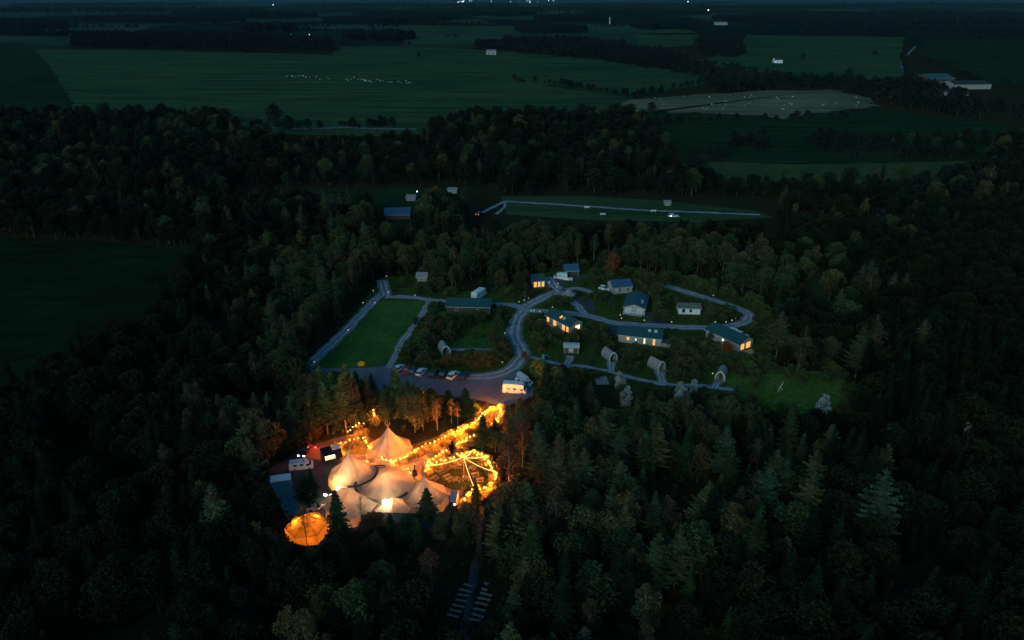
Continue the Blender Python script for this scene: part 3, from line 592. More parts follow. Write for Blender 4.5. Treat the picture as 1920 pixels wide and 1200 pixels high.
def hut():
    a, rz, L = frame((1057,665), (1085,666)); r = empty('shepherds_hut', a, rz, 'shepherd hut with curved pale steel roof and rust-brown doors', 'hut')
    MB().box(0, L, 0, 2.3, .5, 2.4).build('wall', M['cladgrey'], r)
    for k in range(10):
        x0 = -.2 + (L + .4) * k / 10; s = MB(); n = 9; vs = []
        for xx in (x0, x0 + (L + .4) / 10 - .03):
            for i in range(n): t = math.pi * i / (n - 1); vs.append((xx, 1.15 - math.cos(t) * 1.45, 2.35 + math.sin(t) * .75))
        s.add(vs, [(i, i + 1, i + 1 + n, i + n) for i in range(n - 1)]); s.build('roof_panel', M['paleroof'], r)
    for x0, x1, mm in ((.25, 1.2, 'brownpaint'), (2.8, 3.8, 'brownpaint')): MB().box(x0, x1, -.06, .0, .6, 2.1).build('door', M[mm], r)
    window(r, 1.55, 2.4, 1.1, 1.9, -.01, 'paleglass')
    for x in (.5, L - .5):
        for y in (.1, 2.2): MB().tube([(x, y - .08, .35), (x, y + .08, .35)], .35, .35, 12).build('wheel', M['darkwood'], r)
hut()
def gazebo():
    r = empty('gazebo', G(1066, 562), R(15), 'six-sided timber hut with speckled pale roof behind the road fork', 'gazebo')
    hx = [(math.cos(R(60 * k)) * 2.6, math.sin(R(60 * k)) * 2.6) for k in range(6)]
    MB().plate([(x * .85, y * .85) for x, y in hx], 0, 2.0).build('wall', M['darkwood'], r)
    for k in range(6):
        a, b = hx[k], hx[(k + 1) % 6]; MB().add([(a[0], a[1], 1.95), (b[0], b[1], 1.95), (0, 0, 3.6), (a[0], a[1], 2.05), (b[0], b[1], 2.05), (0, 0, 3.7)], [(0, 1, 2), (3, 4, 5), (0, 1, 4, 3)]).build('roof_panel', M['shingle'], r)
gazebo()
def deck():
    a, rz, L = frame((1119,723), (1143,722)); r = empty('deck', a, rz, 'weathered grey timber deck on grass beside the white willow', 'deck')
    for k in range(10): MB().box(0, L, k * .42, k * .42 + .38, .2, .3).build('plank', M['shingle'], r)
deck()

# ------------------------------------------------------------------ vehicles
def wheel(parent, x, y, r=.32, w=.2):
    t = MB().tube([(x, y - w / 2, r), (x, y + w / 2, r)], r, r, 14).build('wheel', M['tyre'], parent)
    s = 1 if y > 0 else -1
    MB().tube([(x, y + s * (w / 2 - .02), r), (x, y + s * (w / 2 + .015), r)], r * .6, r * .6, 10).build('rim', M['rim'], t)
def car(px, py, yaw, paint, label, L=4.2, W=1.75, Hh=1.5, kind='hatch', name='parked_car', cat='car', group='cars parked on the campsite', lights=False, z=.05):
    block(G(px, py), 2.4); r = empty(name, G(px, py) + Vector((0, 0, z)), R(yaw), label, cat, group); h = W / 2
    lo = [(-L / 2, .35), (-L / 2 + .05, .75), (-L / 2 + .2, .92), (L / 2 - 1.15, .92), (L / 2 - .25, .78), (L / 2, .6), (L / 2, .35), (L / 2 - .3, .22), (-L / 2 + .3, .22)]
    b = MB(); n = len(lo); vs = []
    for y, k in ((-h, 0), (-h * .92, 1), (h * .92, 1), (h, 0)):
        for x, zz in lo: vs.append((x * (1 if k else .985), y, zz - (0 if k else .04) * (zz > .5)))
    fs = [tuple(range(n)), tuple(range(4 * n - 1, 3 * n - 1, -1))]
    for s in range(3):
        for i in range(n): fs.append((s * n + i, s * n + (i + 1) % n, (s + 1) * n + (i + 1) % n, (s + 1) * n + i))
    b.add(vs, fs); b.build('body', M[paint], r)
    rb = -L / 2 + (.15 if kind == 'hatch' else .7); cab = [(rb, .9), (rb + .35, Hh - .06), (L / 2 - 2.05, Hh - .06), (L / 2 - 1.2, .9)]
    g = MB(); g.add([(x, s * (h * .93 if zz < 1 else h * .74), zz) for s in (-1, 1) for x, zz in cab], [(0, 1, 2, 3), (7, 6, 5, 4), (0, 1, 5, 4), (1, 2, 6, 5), (2, 3, 7, 6)]); g.build('window_glass', M['glass'], r)
    ro = MB(); ro.box(rb + .33, L / 2 - 2.0, -h * .75, h * .75, Hh - .07, Hh, top=.93); ro.build('roof', M[paint], r)
    for x, w_ in ((rb + (L / 2 - 2.0 - rb) * .55, .1),):
        for s in (-1, 1): MB().add([(x, s * h * .945, .9), (x + w_, s * h * .945, .9), (x + w_, s * h * .76, Hh - .05), (x, s * h * .76, Hh - .05)], [(0, 1, 2, 3)]).build('door_pillar', M[paint], r)
    for s in (-1, 1):
        MB().box(L / 2 - .12, L / 2 + .02, s * h * .72 - (.2 if lights else .16), s * h * .72 + (.2 if lights else .16), .55, .78 if lights else .70).build('headlight', M['headlight' if lights else 'paleglass'], r)
        MB().box(-L / 2 - .02, -L / 2 + .1, s * h * .8 - .12, s * h * .8 + .12, .62, .82).build('tail_light', M['plate'], r)
        MB().box(L / 2 - 1.25, L / 2 - 1.1, s * (h + .1) - .1, s * (h + .1) + .1, .88, 1.02).build('wing_mirror', M['black'], r)
        for x in (-L / 2 + .75, L / 2 - .8): wheel(r, x, s * (h - .08))
    return r
def van(px, py, yaw, paint, label, L=5.4, W=2.0, Hh=2.3, cabL=1.3, lower=None, name='camper_van', cat='van', group=None, poptop=False, overcab=False):
    block(G(px, py), 3.2); r = empty(name, G(px, py) + Vector((0, 0, .05)), R(yaw), label, cat, group); h = W / 2
    side = [(-L / 2, .35), (-L / 2, Hh - .15), (-L / 2 + .15, Hh), (L / 2 - cabL - .35, Hh), (L / 2 - cabL + .35, Hh - .55 if not overcab else Hh), (L / 2 - .5, 1.15), (L / 2, 1.0), (L / 2, .35)]
    if overcab: side = [(-L / 2, .35), (-L / 2, Hh - .2), (-L / 2 + .2, Hh), (L / 2 - .9, Hh), (L / 2 - .45, Hh - .35), (L / 2 - .75, Hh - .8), (L / 2 - .35, 1.15), (L / 2 + .15, .95), (L / 2 + .15, .35)]
    n = len(side); vs = []
    for y, k in ((-h, .97), (-h * .9, 1), (h * .9, 1), (h, .97)): vs += [(x, y, .35 + (z - .35) * k) for x, z in side]
    fs = [tuple(range(n)), tuple(range(4 * n - 1, 3 * n - 1, -1))]
    for s in range(3):
        for i in range(n): fs.append((s * n + i, s * n + (i + 1) % n, (s + 1) * n + (i + 1) % n, (s + 1) * n + i))
    MB().add(vs, fs).build('body', M[paint], r)
    if lower: MB().box(-L / 2 - .015, L / 2 + .012, -h - .012, h + .012, .4, 1.05).build('lower_panel', M[lower], r)
    x1, z1, x0, z0 = side[-3][0], side[-3][1], side[-4][0], side[-4][1]
    MB().add([(x0 + .03, -h * .82, z0 - .03), (x0 + .03, h * .82, z0 - .03), (x1 + .05, h * .86, z1 + .03), (x1 + .05, -h * .86, z1 + .03), (x0 - .05, -h * .82, z0 - .06), (x0 - .05, h * .82, z0 - .06)], [(0, 1, 2, 3)]).build('windscreen', M['glass'], r)
    for s in (-1, 1):
        MB().box(L / 2 - cabL - .1, L / 2 - .75, s * h - .02, s * h + .02, 1.15, 1.65).build('side_window', M['glass'], r)
        for x in (-L * .32, -L * .05): MB().box(x, x + .8, s * h - .02, s * h + .02, 1.3, 1.75).build('side_window', M['glass'], r)
        MB().box(L / 2 - .02, L / 2 + (.17 if overcab else .02), s * h * .75 - .15, s * h * .75 + .15, .65, .82).build('headlight', M['paleglass'], r)
        MB().box(-L / 2 - .03, -L / 2, s * h * .85 - .08, s * h * .85 + .08, .6, 1.0).build('tail_light', M['plate'], r)
        for x in (-L / 2 + 1.1, L / 2 - .85): wheel(r, x, s * (h - .1), .35, .22)
    if not poptop:
        MB().box(-L * .2, -L * .2 + .6, -.3, .3, Hh, Hh + .09).build('roof_hatch', M['paleglass'], r)
        MB().box(L * .08, L * .08 + .45, -.25, .25, Hh, Hh + .12).build('roof_vent', M['steel'], r)
    else:
        MB().add([(-L / 2 + .5, -h * .85, Hh + .02), (L / 2 - 1.6, -h * .85, Hh + .02), (L / 2 - 1.6, h * .85, Hh + .02), (-L / 2 + .5, h * .85, Hh + .02), (-L / 2 + .5, -h * .85, Hh + 1.1), (-L / 2 + .5, h * .85, Hh + 1.1)], [(0, 1, 4), (3, 5, 2), (0, 4, 5, 3)]).build('pop_top_canvas', M['cladgrey'], r)
        MB().add([(-L / 2 + .4, -h * .95, Hh + 1.12), (L / 2 - 1.4, -h * .95, Hh + .05), (L / 2 - 1.4, h * .95, Hh + .05), (-L / 2 + .4, h * .95, Hh + 1.12), (-L / 2 + .4, -h * .95, Hh + 1.24), (L / 2 - 1.4, -h * .95, Hh + .17), (L / 2 - 1.4, h * .95, Hh + .17), (-L / 2 + .4, h * .95, Hh + 1.24)], [(0, 1, 2, 3), (4, 5, 6, 7), (0, 1, 5, 4), (2, 3, 7, 6), (1, 2, 6, 5), (3, 0, 4, 7)]).build('lifting_roof', M['white'], r)
    return r
car(790, 701, 70, 'white', 'white hatchback in the parking row, left of the dark cars')
car(765, 697, 75, 'red', 'red car at the left end of the parking row, partly behind a tree', kind='saloon')
car(776, 699, 75, 'blue', 'small dark grey car squeezed between the red car and the white hatchback', L=3.9)
car(815, 704, 70, 'black', 'black car right of the white hatchback in the parking row')
car(831, 706, 72, 'black', 'black saloon directly left of the white estate in the parking row', kind='saloon')
car(850, 707, 62, 'white', 'white estate car with dark rear window, the brightest of the parking row', L=4.5, Hh=1.6)
car(871, 709, 68, 'blue', 'navy car at the right end of the parking row')
car(748, 694, 68, 'white', 'white car mostly hidden behind the conifer at the far left of the parking row')
car(1134, 544, -35, 'white', 'white hatchback outside the blue-green roofed lodge')
car(1379, 626, -45, 'white', 'white car behind the lodge at the right end of the camp', L=4.6)
car(1389, 631, -45, 'white', 'white estate car nearest the orange-lit end of the right-hand lodge', L=4.6)
car(1012, 532, -20, 'white', 'white car parked right outside the small orange-lit lodge')
car(1022, 531, -25, 'white', 'white saloon on the forecourt beside the small orange-lit lodge', kind='saloon')
car(1062, 525, -15, 'white', 'white estate car behind the white van at the back of the camp', L=4.6)
van(1051, 523, 170, 'white', 'white van at the back of the camp under the trees', L=4.8, group=None)
van(898, 558, 62, 'white', 'white motorhome parked alone beside the side road above the barn', L=6.5, W=2.2, Hh=2.8, overcab=True, name='motorhome', cat='motorhome')
van(965, 736, -8, 'white', 'large cream motorhome at the edge of the parking area above the string lights', L=5.9, W=2.2, Hh=2.8, overcab=True, name='motorhome', cat='motorhome')
van(983, 722, -30, 'white', 'white and teal camper van with its roof raised behind the motorhome', L=4.6, W=1.8, Hh=1.95, lower='teal', poptop=True)
van(566, 879, 12, 'white', 'white delivery van behind the long flat-roofed cabin', L=4.9, W=1.9, Hh=1.95, name='delivery_van')
car(572, 850, -97, 'black', 'black car with both headlights on beside the white delivery van', lights=True, group=None)
car(1262, 410, 0, 'white', 'white car parked on the far meadow', group=None, L=4.8, z=.8)
rc = car(899, 406, 60, 'black', 'dark car showing red tail lamps where the far meadow tracks meet', group=None, z=.8)
for ch in rc.children:
    if ch.name.startswith('tail_light'): ch.data.materials[0] = M['redtail']
def truck():
    A, B = (606,871), (643,861); a, rz, L = frame(A, B); r = empty('food_truck', a, rz, 'black food truck with a lit serving hatch behind the big tent', 'food truck')
    MB().box(0, L, 0, 2.3, .5, 2.7, top=.96).build('body', M['black'], r)
    c = MB().box(.6, L * .62, -.03, .02, 1.2, 1.9).build('serving_hatch', M['serve'], r); MB().box(.5, L * .64, -.5, 0, 1.05, 1.12).build('counter', M['white'], r)
    MB().add([(.5, -.9, 2.35), (L * .64, -.9, 2.35), (L * .64, 0, 2.6), (.5, 0, 2.6)], [(0, 1, 2, 3)]).build('awning', M['black'], r)
    MB().box(L * .55, L * .95, .4, 1.9, 2.7, 2.85).build('roof_hatch', M['white'], r)
    for x in (.9, L - .9):
        for y in (.12, 2.18): wheel(r, x, y, .35, .2)
truck()

# ------------------------------------------------------------------ the event tents
def point(name, loc, e, c, r=.25, parent=None):
    d = bpy.data.lights.new(name, 'POINT'); d.energy = e; d.color = c; d.shadow_soft_size = r
    o = bpy.data.objects.new(name, d); col.objects.link(o); o.parent = parent; o.location = loc; return o
def hat(root, c, Rd, eave, apex, cuts=(), n=60, poles=True, mats='canvas', skirt=None, org=Vector((0, 0, 0)), power=1.28, ax=(0, 0), scal=.07):
    """a giant hat canopy: cone with concave profile; cuts = circles (centre, radius) whose rims it stops at. each gore is a panel"""
    rad = []
    for k in range(n + 1):
        t = 2 * math.pi * k / n; d = Vector((math.cos(t), math.sin(t), 0)); L = Rd * (1 + scal * .4 - scal * abs(math.sin(4.5 * t)))
        for cc, cr in cuts:
            m_ = c - cc; b = m_.dot(d); q = m_.dot(m_) - cr * cr; disc = b * b - q
            if disc > 0:
                s = -b - math.sqrt(disc)
                if s > 0: L = min(L, s)
        rad.append(L)
    A = Vector((c.x + ax[0], c.y + ax[1], apex)); gores = 12; per = n // gores; rings = 9
    for g in range(gores):
        mb = MB(); vs = []; fs = []
        for j in range(rings + 1):
            q = j / rings
            for k in range(per + 1):
                kk = g * per + k; t = 2 * math.pi * kk / n; L = rad[kk]
                e = Vector((c.x + math.cos(t) * L, c.y + math.sin(t) * L, eave)); sag = math.sin(math.pi * k / per) * .07 * math.sin(math.pi * q)
                p = A.lerp(e, q); p.z = eave + (apex - eave) * (1 - q) ** power - sag; vs.append(p - org)
        for j in range(rings):
            for k in range(per): a = j * (per + 1) + k; fs.append((a, a + 1, a + per + 2, a + per + 1))
        mb.add(vs, fs); mb.build('canopy_panel', M[mats], root, smooth=True)
        if skirt and skirt(g / gores):
            w = MB(); vs = []
            for k in range(per + 1):
                kk = g * per + k; t = 2 * math.pi * kk / n; L = rad[kk]
                vs += [Vector((c.x + math.cos(t) * L, c.y + math.sin(t) * L, eave)) - org, Vector((c.x + math.cos(t) * (L + .25), c.y + math.sin(t) * (L + .25), .05)) - org]
            w.add(vs, [(2 * k, 2 * k + 1, 2 * k + 3, 2 * k + 2) for k in range(per)]); w.build('side_wall', M[mats], root, smooth=True)
    if poles:
        for k in range(7):
            t = k * .9; d = Vector((math.cos(t), math.sin(t), 0)); MB().tube([A - org - d * .12 - Vector((0, 0, .5)), A - org + d * .62 + Vector((0, 0, 1.15))], .05, .035, 5).build('pole_tip', M['pole'], root)
    for g in range(0, gores, 2):
        kk = g * per; t = 2 * math.pi * kk / n
        if rad[kk] >= Rd * .97:
            p = Vector((c.x + math.cos(t) * rad[kk], c.y + math.sin(t) * rad[kk], 0)) - org
            d = Vector((math.cos(t), math.sin(t), 0)); MB().tube([p + Vector((0, 0, eave)), p + d * 1.5], .015, .015, 3).build('guy_rope', M['pole'], root)
    return rad
def arc_gutter(root, c, Rd, t0, t1, z, org):
    pts = [Vector((c.x + math.cos(t0 + (t1 - t0) * k / 20) * Rd, c.y + math.sin(t0 + (t1 - t0) * k / 20) * Rd, z)) - org for k in range(21)]
    mb = MB().tube(pts, .27, .27, 8)
    mb.build('rain_gutter', M['gutter'], root)
EV = 1.9
cA, cB, cC, cD, cE = G(662, 887, EV), G(722, 908, EV), G(797, 927, EV), G(660, 940, EV), G(738, 946, EV)
for c in (cA, cB, cC, cD, cE): c.z = 0
rA, rB, rC, rD, rE = 4.9, 5.9, 4.4, 5.3, 3.9
org = cB.copy()
big = empty('giant_hat_tent', org, 0, 'big beige stretch tent of four joined cone roofs lit from within', 'tent')
hat(big, cA, rA, EV, 6.8, scal=.05, power=1.5, poles=True, org=org, skirt=lambda g: .35 < g < .72, ax=(-.6, .1))
hat(big, cB, rB, EV + .05, 4.6, scal=.03, cuts=[(cA, rA)], poles=False, org=org, power=1.3)
hat(big, cC, rC, EV, 6.2, power=1.5, cuts=[(cB, rB)], org=org, skirt=lambda g: g > .8 or g < .1)
hat(big, cD, rD, EV, 5.0, cuts=[(cA, rA), (cB, rB)], poles=False, org=org, power=1.15, skirt=lambda g: .5 < g < .8)
hat(big, cE, rE, EV - .05, 3.6, cuts=[(cA, rA), (cB, rB), (cD, rD), (cC, rC)], poles=False, org=org, power=1.1, n=48)
def ang(c, px, py):
    p = G(px, py, EV); return math.atan2(p.y - c.y, p.x - c.x)
arc_gutter(big, cA, rA, ang(cA, 653, 912), ang(cA, 706, 874), EV + .14, org)
arc_gutter(big, cB, rB, ang(cB, 672, 908) , ang(cB, 762, 926) , EV + .38, org) if ang(cB, 672, 908) < ang(cB, 762, 926) else arc_gutter(big, cB, rB, ang(cB, 672, 908) - 2 * math.pi, ang(cB, 762, 926), EV + .38, org)
ent = MB(); p0 = G(706, 873, EV) - org; p1 = G(722, 873, EV) - org; p2 = G(720, 878, EV) - org
ent.tube([p0, p1, p2, G(707, 878, EV) - org], .14, .14, 6); ent.build('rain_gutter', M['gutter'], big)
WARM = (1.0, .45, .19)
for c, e, hgt in ((cA, 560, 2.6), (cB, 800, 2.4), (cC, 400, 2.2), (cD, 520, 2.3), (cE, 420, 2.0)):
    point('tent_lamp', (c - org) + Vector((0, 0, hgt)), e, WARM, .5, big)
point('tent_lamp', G(636, 904, 1.5) - org, 620, (1, .60, .16), .3, big)
cT = G(730, 838, EV); cT.z = 0
tip = empty('tipi_tent', cT, 0, 'single beige tipi with crossed pole tips behind the string lights', 'tent')
hat(tip, cT, 5.0, EV - .3, 7.0, org=cT, power=1.6, skirt=lambda g: True)
point('tent_lamp', (0, 0, 2.4), 420, WARM, .5, tip)
# amber marquee
cM = G(575, 984, 2.1); cM.z = 0
am = empty('marquee', cM, R(12), 'small six-sided amber marquee glowing from inside', 'marquee')
for k in range(6):
    t0, t1 = R(60 * k), R(60 * k + 60); Rr = 4.0; a = Vector((math.cos(t0) * Rr, math.sin(t0) * Rr, 2.1)); b = Vector((math.cos(t1) * Rr, math.sin(t1) * Rr, 2.1)); ap = Vector((0, 0, 4.0))
    MB().add([a, b, ap], [(0, 1, 2)]).build('roof_panel', M['amber'], am)
    MB().add([a, b, Vector((b.x, b.y, .05)), Vector((a.x, a.y, .05))], [(0, 1, 2, 3)]).build('side_wall', M['amber'], am)
    MB().tube([a + Vector((0, 0, .04)), ap + Vector((0, 0, .05))], .035, .035, 5).build('rib', M['darkwood'], am)
    MB().tube([a + Vector((0, 0, .04)), b + Vector((0, 0, .04))], .03, .03, 5).build('eave_rail', M['darkwood'], am)
point('marquee_lamp', (-1.7, .3, 2.55), 420, (1, .36, .045), .25, am); point('marquee_lamp', (1.7, 1.3, 2.6), 520, (1, .36, .045), .25, am); point('marquee_lamp', (.3, -1.8, 1.6), 200, (1, .30, .03), .3, am)
# long container cabin
q = [G(x, y, 2.7) for x, y in ((537, 972), (567, 956), (541, 899), (508, 907))]; o0 = q[0].copy(); o0.z = 0
cb = empty('container_cabin', o0, 0, 'long flat-roofed dark teal cabin behind the amber marquee', 'cabin')
qq = [(p.x - o0.x, p.y - o0.y) for p in q]; MB().plate(qq, 0, 2.6).build('wall', M['darkwood'], cb)
for k in range(7):
    def pt(u, v): 
        a = Vector(qq[0]).lerp(Vector(qq[3]), v); b = Vector(qq[1]).lerp(Vector(qq[2]), v); return a.lerp(b, u)
    for h2 in (0, 1):
        u0, u1 = (0, .54) if h2 == 0 else (.55, 1); v0, v1 = k / 7, (k + .97) / 7; zz = 2.72 + (.05 if h2 else .0)
        MB().plate([tuple(pt(u0, v0)), tuple(pt(u1, v0)), tuple(pt(u1, v1)), tuple(pt(u0, v1))], 2.6, zz).build('roof_panel', M['tealroof'], cb)
MB().box(1.6, 2.9, 6.2, 8.2, 2.8, 2.95).build('skylight', M['paleglass'], cb)
q = [G(x, y, 2.9) for x, y in ((506, 904), (545, 899), (545, 887), (507, 892))]; o0 = q[0].copy(); o0.z = 0
wb = empty('trailer', o0, 0, 'white-roofed box trailer at the far end of the long cabin', 'trailer')
qq = [(p.x - o0.x, p.y - o0.y) for p in q]; MB().plate(qq, .5, 2.8).build('body', M['cladgrey'], wb); MB().plate(qq, 2.8, 2.9).build('roof', M['white'], wb)
for x in (1.2, 2.4): wheel(wb, x, .05, .32, .2)
# dark flat roofed building in front of the tent
q = [G(x, y, 2.6) for x, y in ((690, 985), (835, 992), (812, 963), (688, 960))]; o0 = q[0].copy(); o0.z = 0
db = empty('service_building', o0, 0, 'low dark flat-roofed building along the near side of the big tent', 'building')
qq = [Vector((p.x - o0.x, p.y - o0.y)) for p in q]; MB().plate([tuple(v) for v in qq], 0, 2.5).build('wall', M['darkwood'], db)
for k in range(8):
    a, b = k / 8, (k + .98) / 8; P4 = [qq[0].lerp(qq[1], a), qq[0].lerp(qq[1], b), qq[3].lerp(qq[2], b), qq[3].lerp(qq[2], a)]
    MB().plate([tuple(v) for v in P4], 2.5, 2.6 + .02 * (k % 2)).build('roof_panel', M['darkroof'], db)
# small lit cabin by the clearing (pale blue roof)
q = [G(x, y, 2.4) for x, y in ((842, 940), (856, 940), (859, 920), (846, 920))]; o0 = q[0].copy(); o0.z = 0
kb = empty('kiosk', o0, 0, 'narrow kiosk with pale blue roof at the corner of the clearing', 'kiosk'); qq = [(p.x - o0.x, p.y - o0.y) for p in q]
MB().plate(qq, 0, 2.3).build('wall', M['darkwood'], kb); MB().plate(qq, 2.3, 2.4).build('roof', M['paleroof'], kb)
MB().box(.9, 1.3, -.3, -.05, 1.7, 1.9).build('lamp', M['serve'], kb)
# floodlights
def flood(px, py, z, e, label, aim):
    p = G(px, py, z); r = empty('floodlight', (p.x, p.y, 0), 0, label, 'floodlight')
    MB().tube([(0, 0, 0), (0, 0, z - .2)], .04, .04, 6).build('stand', M['steel'], r)
    v, f = [], []
    b = MB(); n = 8
    for i in range(5):
        for k in range(n): t = 2 * math.pi * k / n; ph = math.pi * (i + .5) / 5; b.v.append((math.sin(ph) * math.cos(t) * (.26 if z < 3 else .46), math.sin(ph) * math.sin(t) * (.26 if z < 3 else .46), z + math.cos(ph) * (.26 if z < 3 else .46)))
    for i in range(4):
        for k in range(n): b.f.append((i * n + k, i * n + (k + 1) % n, (i + 1) * n + (k + 1) % n, (i + 1) * n + k))
    b.build('lamp_head', M['flood'], r); d = bpy.data.lights.new('flood_lamp', 'SPOT'); d.energy = e; d.color = (1, .76, .44); d.shadow_soft_size = .2; d.spot_size = R(125); d.spot_blend = .5
    lo = bpy.data.objects.new('flood_lamp', d); col.objects.link(lo); lo.parent = r; lo.location = (aim[0] * .4, aim[1] * .4, z); lo.rotation_euler = Vector(aim).to_track_quat('-Z', 'Y').to_euler()
flood(722, 941, 3.5, 2600, 'dazzling floodlight at the near edge of the big tent', (0, 1, -.3))
flood(610, 928, 1.8, 4500, 'bright floodlight on the ground left of the big tent', (.95, .35, .15))
d = [G(588, 958, .3), G(592, 950, .6), G(597, 955, .3), G(603, 948, .6), G(610, 946, .4)]
o0 = d[0].copy(); o0.z = 0
hs = tag(MB().tube([p - o0 for p in d], .16, .16, 7).build('duct_hose', M['white'], None, o0), 'white flexible duct hose snaking to the amber marquee', 'hose')
g0 = G(584, 957); gn = empty('heater_unit', g0, R(20), 'white heater unit with louvred top beside the amber marquee', 'heater')
MB().box(-1, 1, -.7, .7, .1, 1.2).build('case', M['white'], gn)
for k in range(5): MB().box(-.9 + k * .38, -.62 + k * .38, -.6, .6, 1.2, 1.28).build('louvre', M['steel'], gn)
# stove with flue by the tents
st = empty('stove', G(778, 893), 0, 'black outdoor stove with tall flue beside the right-hand tent cone', 'stove')
MB().tube([(0, 0, .2), (0, 0, 1.3)], .55, .5, 10).build('firebox', M['black'], st); MB().tube([(0, 0, 1.3), (0, 0, 3.0)], .14, .14, 8).build('flue', M['black'], st); MB().tube([(0, 0, 3.0), (0, 0, 3.15)], .2, .16, 8).build('flue_cap', M['lit'], st)
# benches for open-air seating on the woodland path
LB = [((838,1151),(860,1157)), ((843,1142),(866,1147)), ((848,1133),(871,1138)), ((854,1124),(875,1127)), ((857,1114),(879,1117)), ((861,1104),(884,1110)), ((869,1095),(887,1099))]
RB = [((879,1160),(902,1164)), ((884,1150),(907,1157)), ((887,1140),(910,1145)), ((891,1129),(915,1134)), ((895,1120),(920,1125)), ((900,1111),(923,1116)), ((903,1103),(914,1106)), ((908,1092),(916,1095))]
for side, rows in (('left', LB), ('right', RB)):
    for i, (A, B) in enumerate(rows):
        a, rz, L = frame(A, B, .45)
        where = 'nearest the camera' if i == 0 else ('farthest up the path' if i == len(rows) - 1 else '%s from the near end' % ['', 'second', 'third', 'fourth', 'fifth', 'sixth', 'seventh'][i])
        r = empty('log_bench', a, rz, 'pale log bench on the %s of the woodland path, %s' % (side, where), 'bench', 'log benches facing the woodland path')
        MB().box(0, L, -.2, .2, .38, .46).build('seat', M['pale_wood'], r)
        for x in (.3, L - .5): MB().box(x, x + .2, -.15, .15, 0, .38).build('leg', M['wood'], r)
def picnic(px, py, yaw, label):
    r = empty('picnic_table', G(px, py), R(yaw), label, 'picnic table', 'timber picnic tables on the lit clearing'); r.scale = (.8, .8, .9)
    for k in range(5): MB().box(-.95, .95, -.4 + k * .165, -.26 + k * .165, .72, .77).build('table_plank', M['wood'], r)
    for s in (-1, 1):
        MB().box(-.95, .95, s * .75 - .14, s * .75 + .14, .42, .47).build('seat', M['wood'], r)
        for x in (-.7, .7): MB().tube([(x, s * .8, 0), (x, s * .2, .72)], .05, .05, 4).build('leg', M['wood'], r)
for i, (x, y, w, l) in enumerate([(858,877,10,'picnic table in the middle of the clearing under the string-light mast'), (827,887,35,'picnic table nearest the left edge of the clearing'), (815,899,60,'picnic table close to the right-hand tent cone'),
        (838,896,40,'picnic table between the tent cone and the middle of the clearing'), (843,901,40,'picnic table tucked against the lower left table pair'), (857,902,85,'picnic table standing end-on at the bottom of the clearing'),
        (873,900,95,'picnic table turned end-on right of the one at the bottom of the clearing'), (885,880,70,'picnic table just right of the middle, under the spoke lights'), (891,892,20,'picnic table near the right-hand ring of lights'),
        (900,902,5,'picnic table at the lower right of the clearing'), (684,862,5,'picnic table behind the left tent cone on the lit turf'), (697,866,5,'picnic table behind the gutter end of the big tent'), (660,838,20,'picnic table under the upper left string of lights')]): picnic(x, y, w, l)

# ------------------------------------------------------------------ string lights
def ico(r):
    t = (1 + 5 ** .5) / 2; v = [(-1, t, 0), (1, t, 0), (-1, -t, 0), (1, -t, 0), (0, -1, t), (0, 1, t), (0, -1, -t), (0, 1, -t), (t, 0, -1), (t, 0, 1), (-t, 0, -1), (-t, 0, 1)]
    f = [(0, 11, 5), (0, 5, 1), (0, 1, 7), (0, 7, 10), (0, 10, 11), (1, 5, 9), (5, 11, 4), (11, 10, 2), (10, 7, 6), (7, 1, 8), (3, 9, 4), (3, 4, 2), (3, 2, 6), (3, 6, 8), (3, 8, 9), (4, 9, 5), (2, 4, 11), (6, 2, 10), (8, 6, 7), (9, 8, 1)]
    s = r / math.sqrt(1 + t * t); mb = MB(); mb.add([(a * s, b * s, c * s) for a, b, c in v], f); return mb
bulb_me = ico(.19).mesh('bulb', M['bulb'])
rl = random.Random(5)
def resample(pts, step):
    out = [pts[0]]; acc = 0
    for a, b in zip(pts, pts[1:]):
        L = (b - a).length
        while acc + L >= step:
            t = (step - acc) / L; a = a.lerp(b, t); out.append(a); L = (b - a).length; acc = 0
        acc += L
    return out
def string(pix, label, z=2.3, step=1.1, sag=.3, posts=True, power=1.0):
    nodes = [G(x, y, z) for x, y in pix]; pts = []
    for a, b in zip(nodes, nodes[1:]):
        n = 8
        for k in range(n): t = k / n; p = a.lerp(b, t); p.z -= sag * 4 * t * (1 - t); pts.append(p)
    pts.append(nodes[-1]); o0 = nodes[0].copy(); o0.z = 0
    r = empty('string_light', o0, 0, label, 'string light', 'festoon strings of warm bulbs around the clearing')
    MB().tube([p - o0 for p in pts], .015, .015, 3).build('cable', M['rope'], r)
    for i, p in enumerate(resample(pts, step)):
        link('bulb', bulb_me, r, p - o0 - Vector((0, 0, .12)), 0, rl.uniform(.7, 1.3))
        if i % 2 == 0: point('bulb_glow', p - o0 - Vector((rl.uniform(-.1, .1), 0, .3)), rl.uniform(2400, 5600) * power, (1, .24, .014), .06, r)
    if posts:
        for x, y in pix[::2]:
            p = G(x, y, z); po = tag(MB().tube([(0, 0, 0), (0, 0, z + .1)], .05, .04, 5).build('light_post', M['pole'], None, (p.x, p.y, 0)), 'slim timber post carrying the festoon lights', 'post', 'timber posts under the festoon strings')
    return nodes
S = {}
S['a'] = string([(622,835),(640,829),(655,824),(668,819),(684,819)], 'string of bulbs above the lit turf left of the single tipi', power=.6)
S['a2'] = string([(684,819),(687,829),(693,838),(711,846)], 'short string of bulbs dropping along the left side of the single tipi', power=.12)
S['b'] = string([(716,857),(735,861),(752,858),(765,850),(780,841),(797,831),(822,823)], 'string of bulbs curving past the two small spruces in front of the tipi', power=.22)
S['c'] = string([(822,823),(840,812),(858,806),(875,797),(893,788),(905,773),(920,761),(938,757),(938,770),(932,783),(921,794)], 'long string of bulbs climbing to a loop below the cream motorhome')
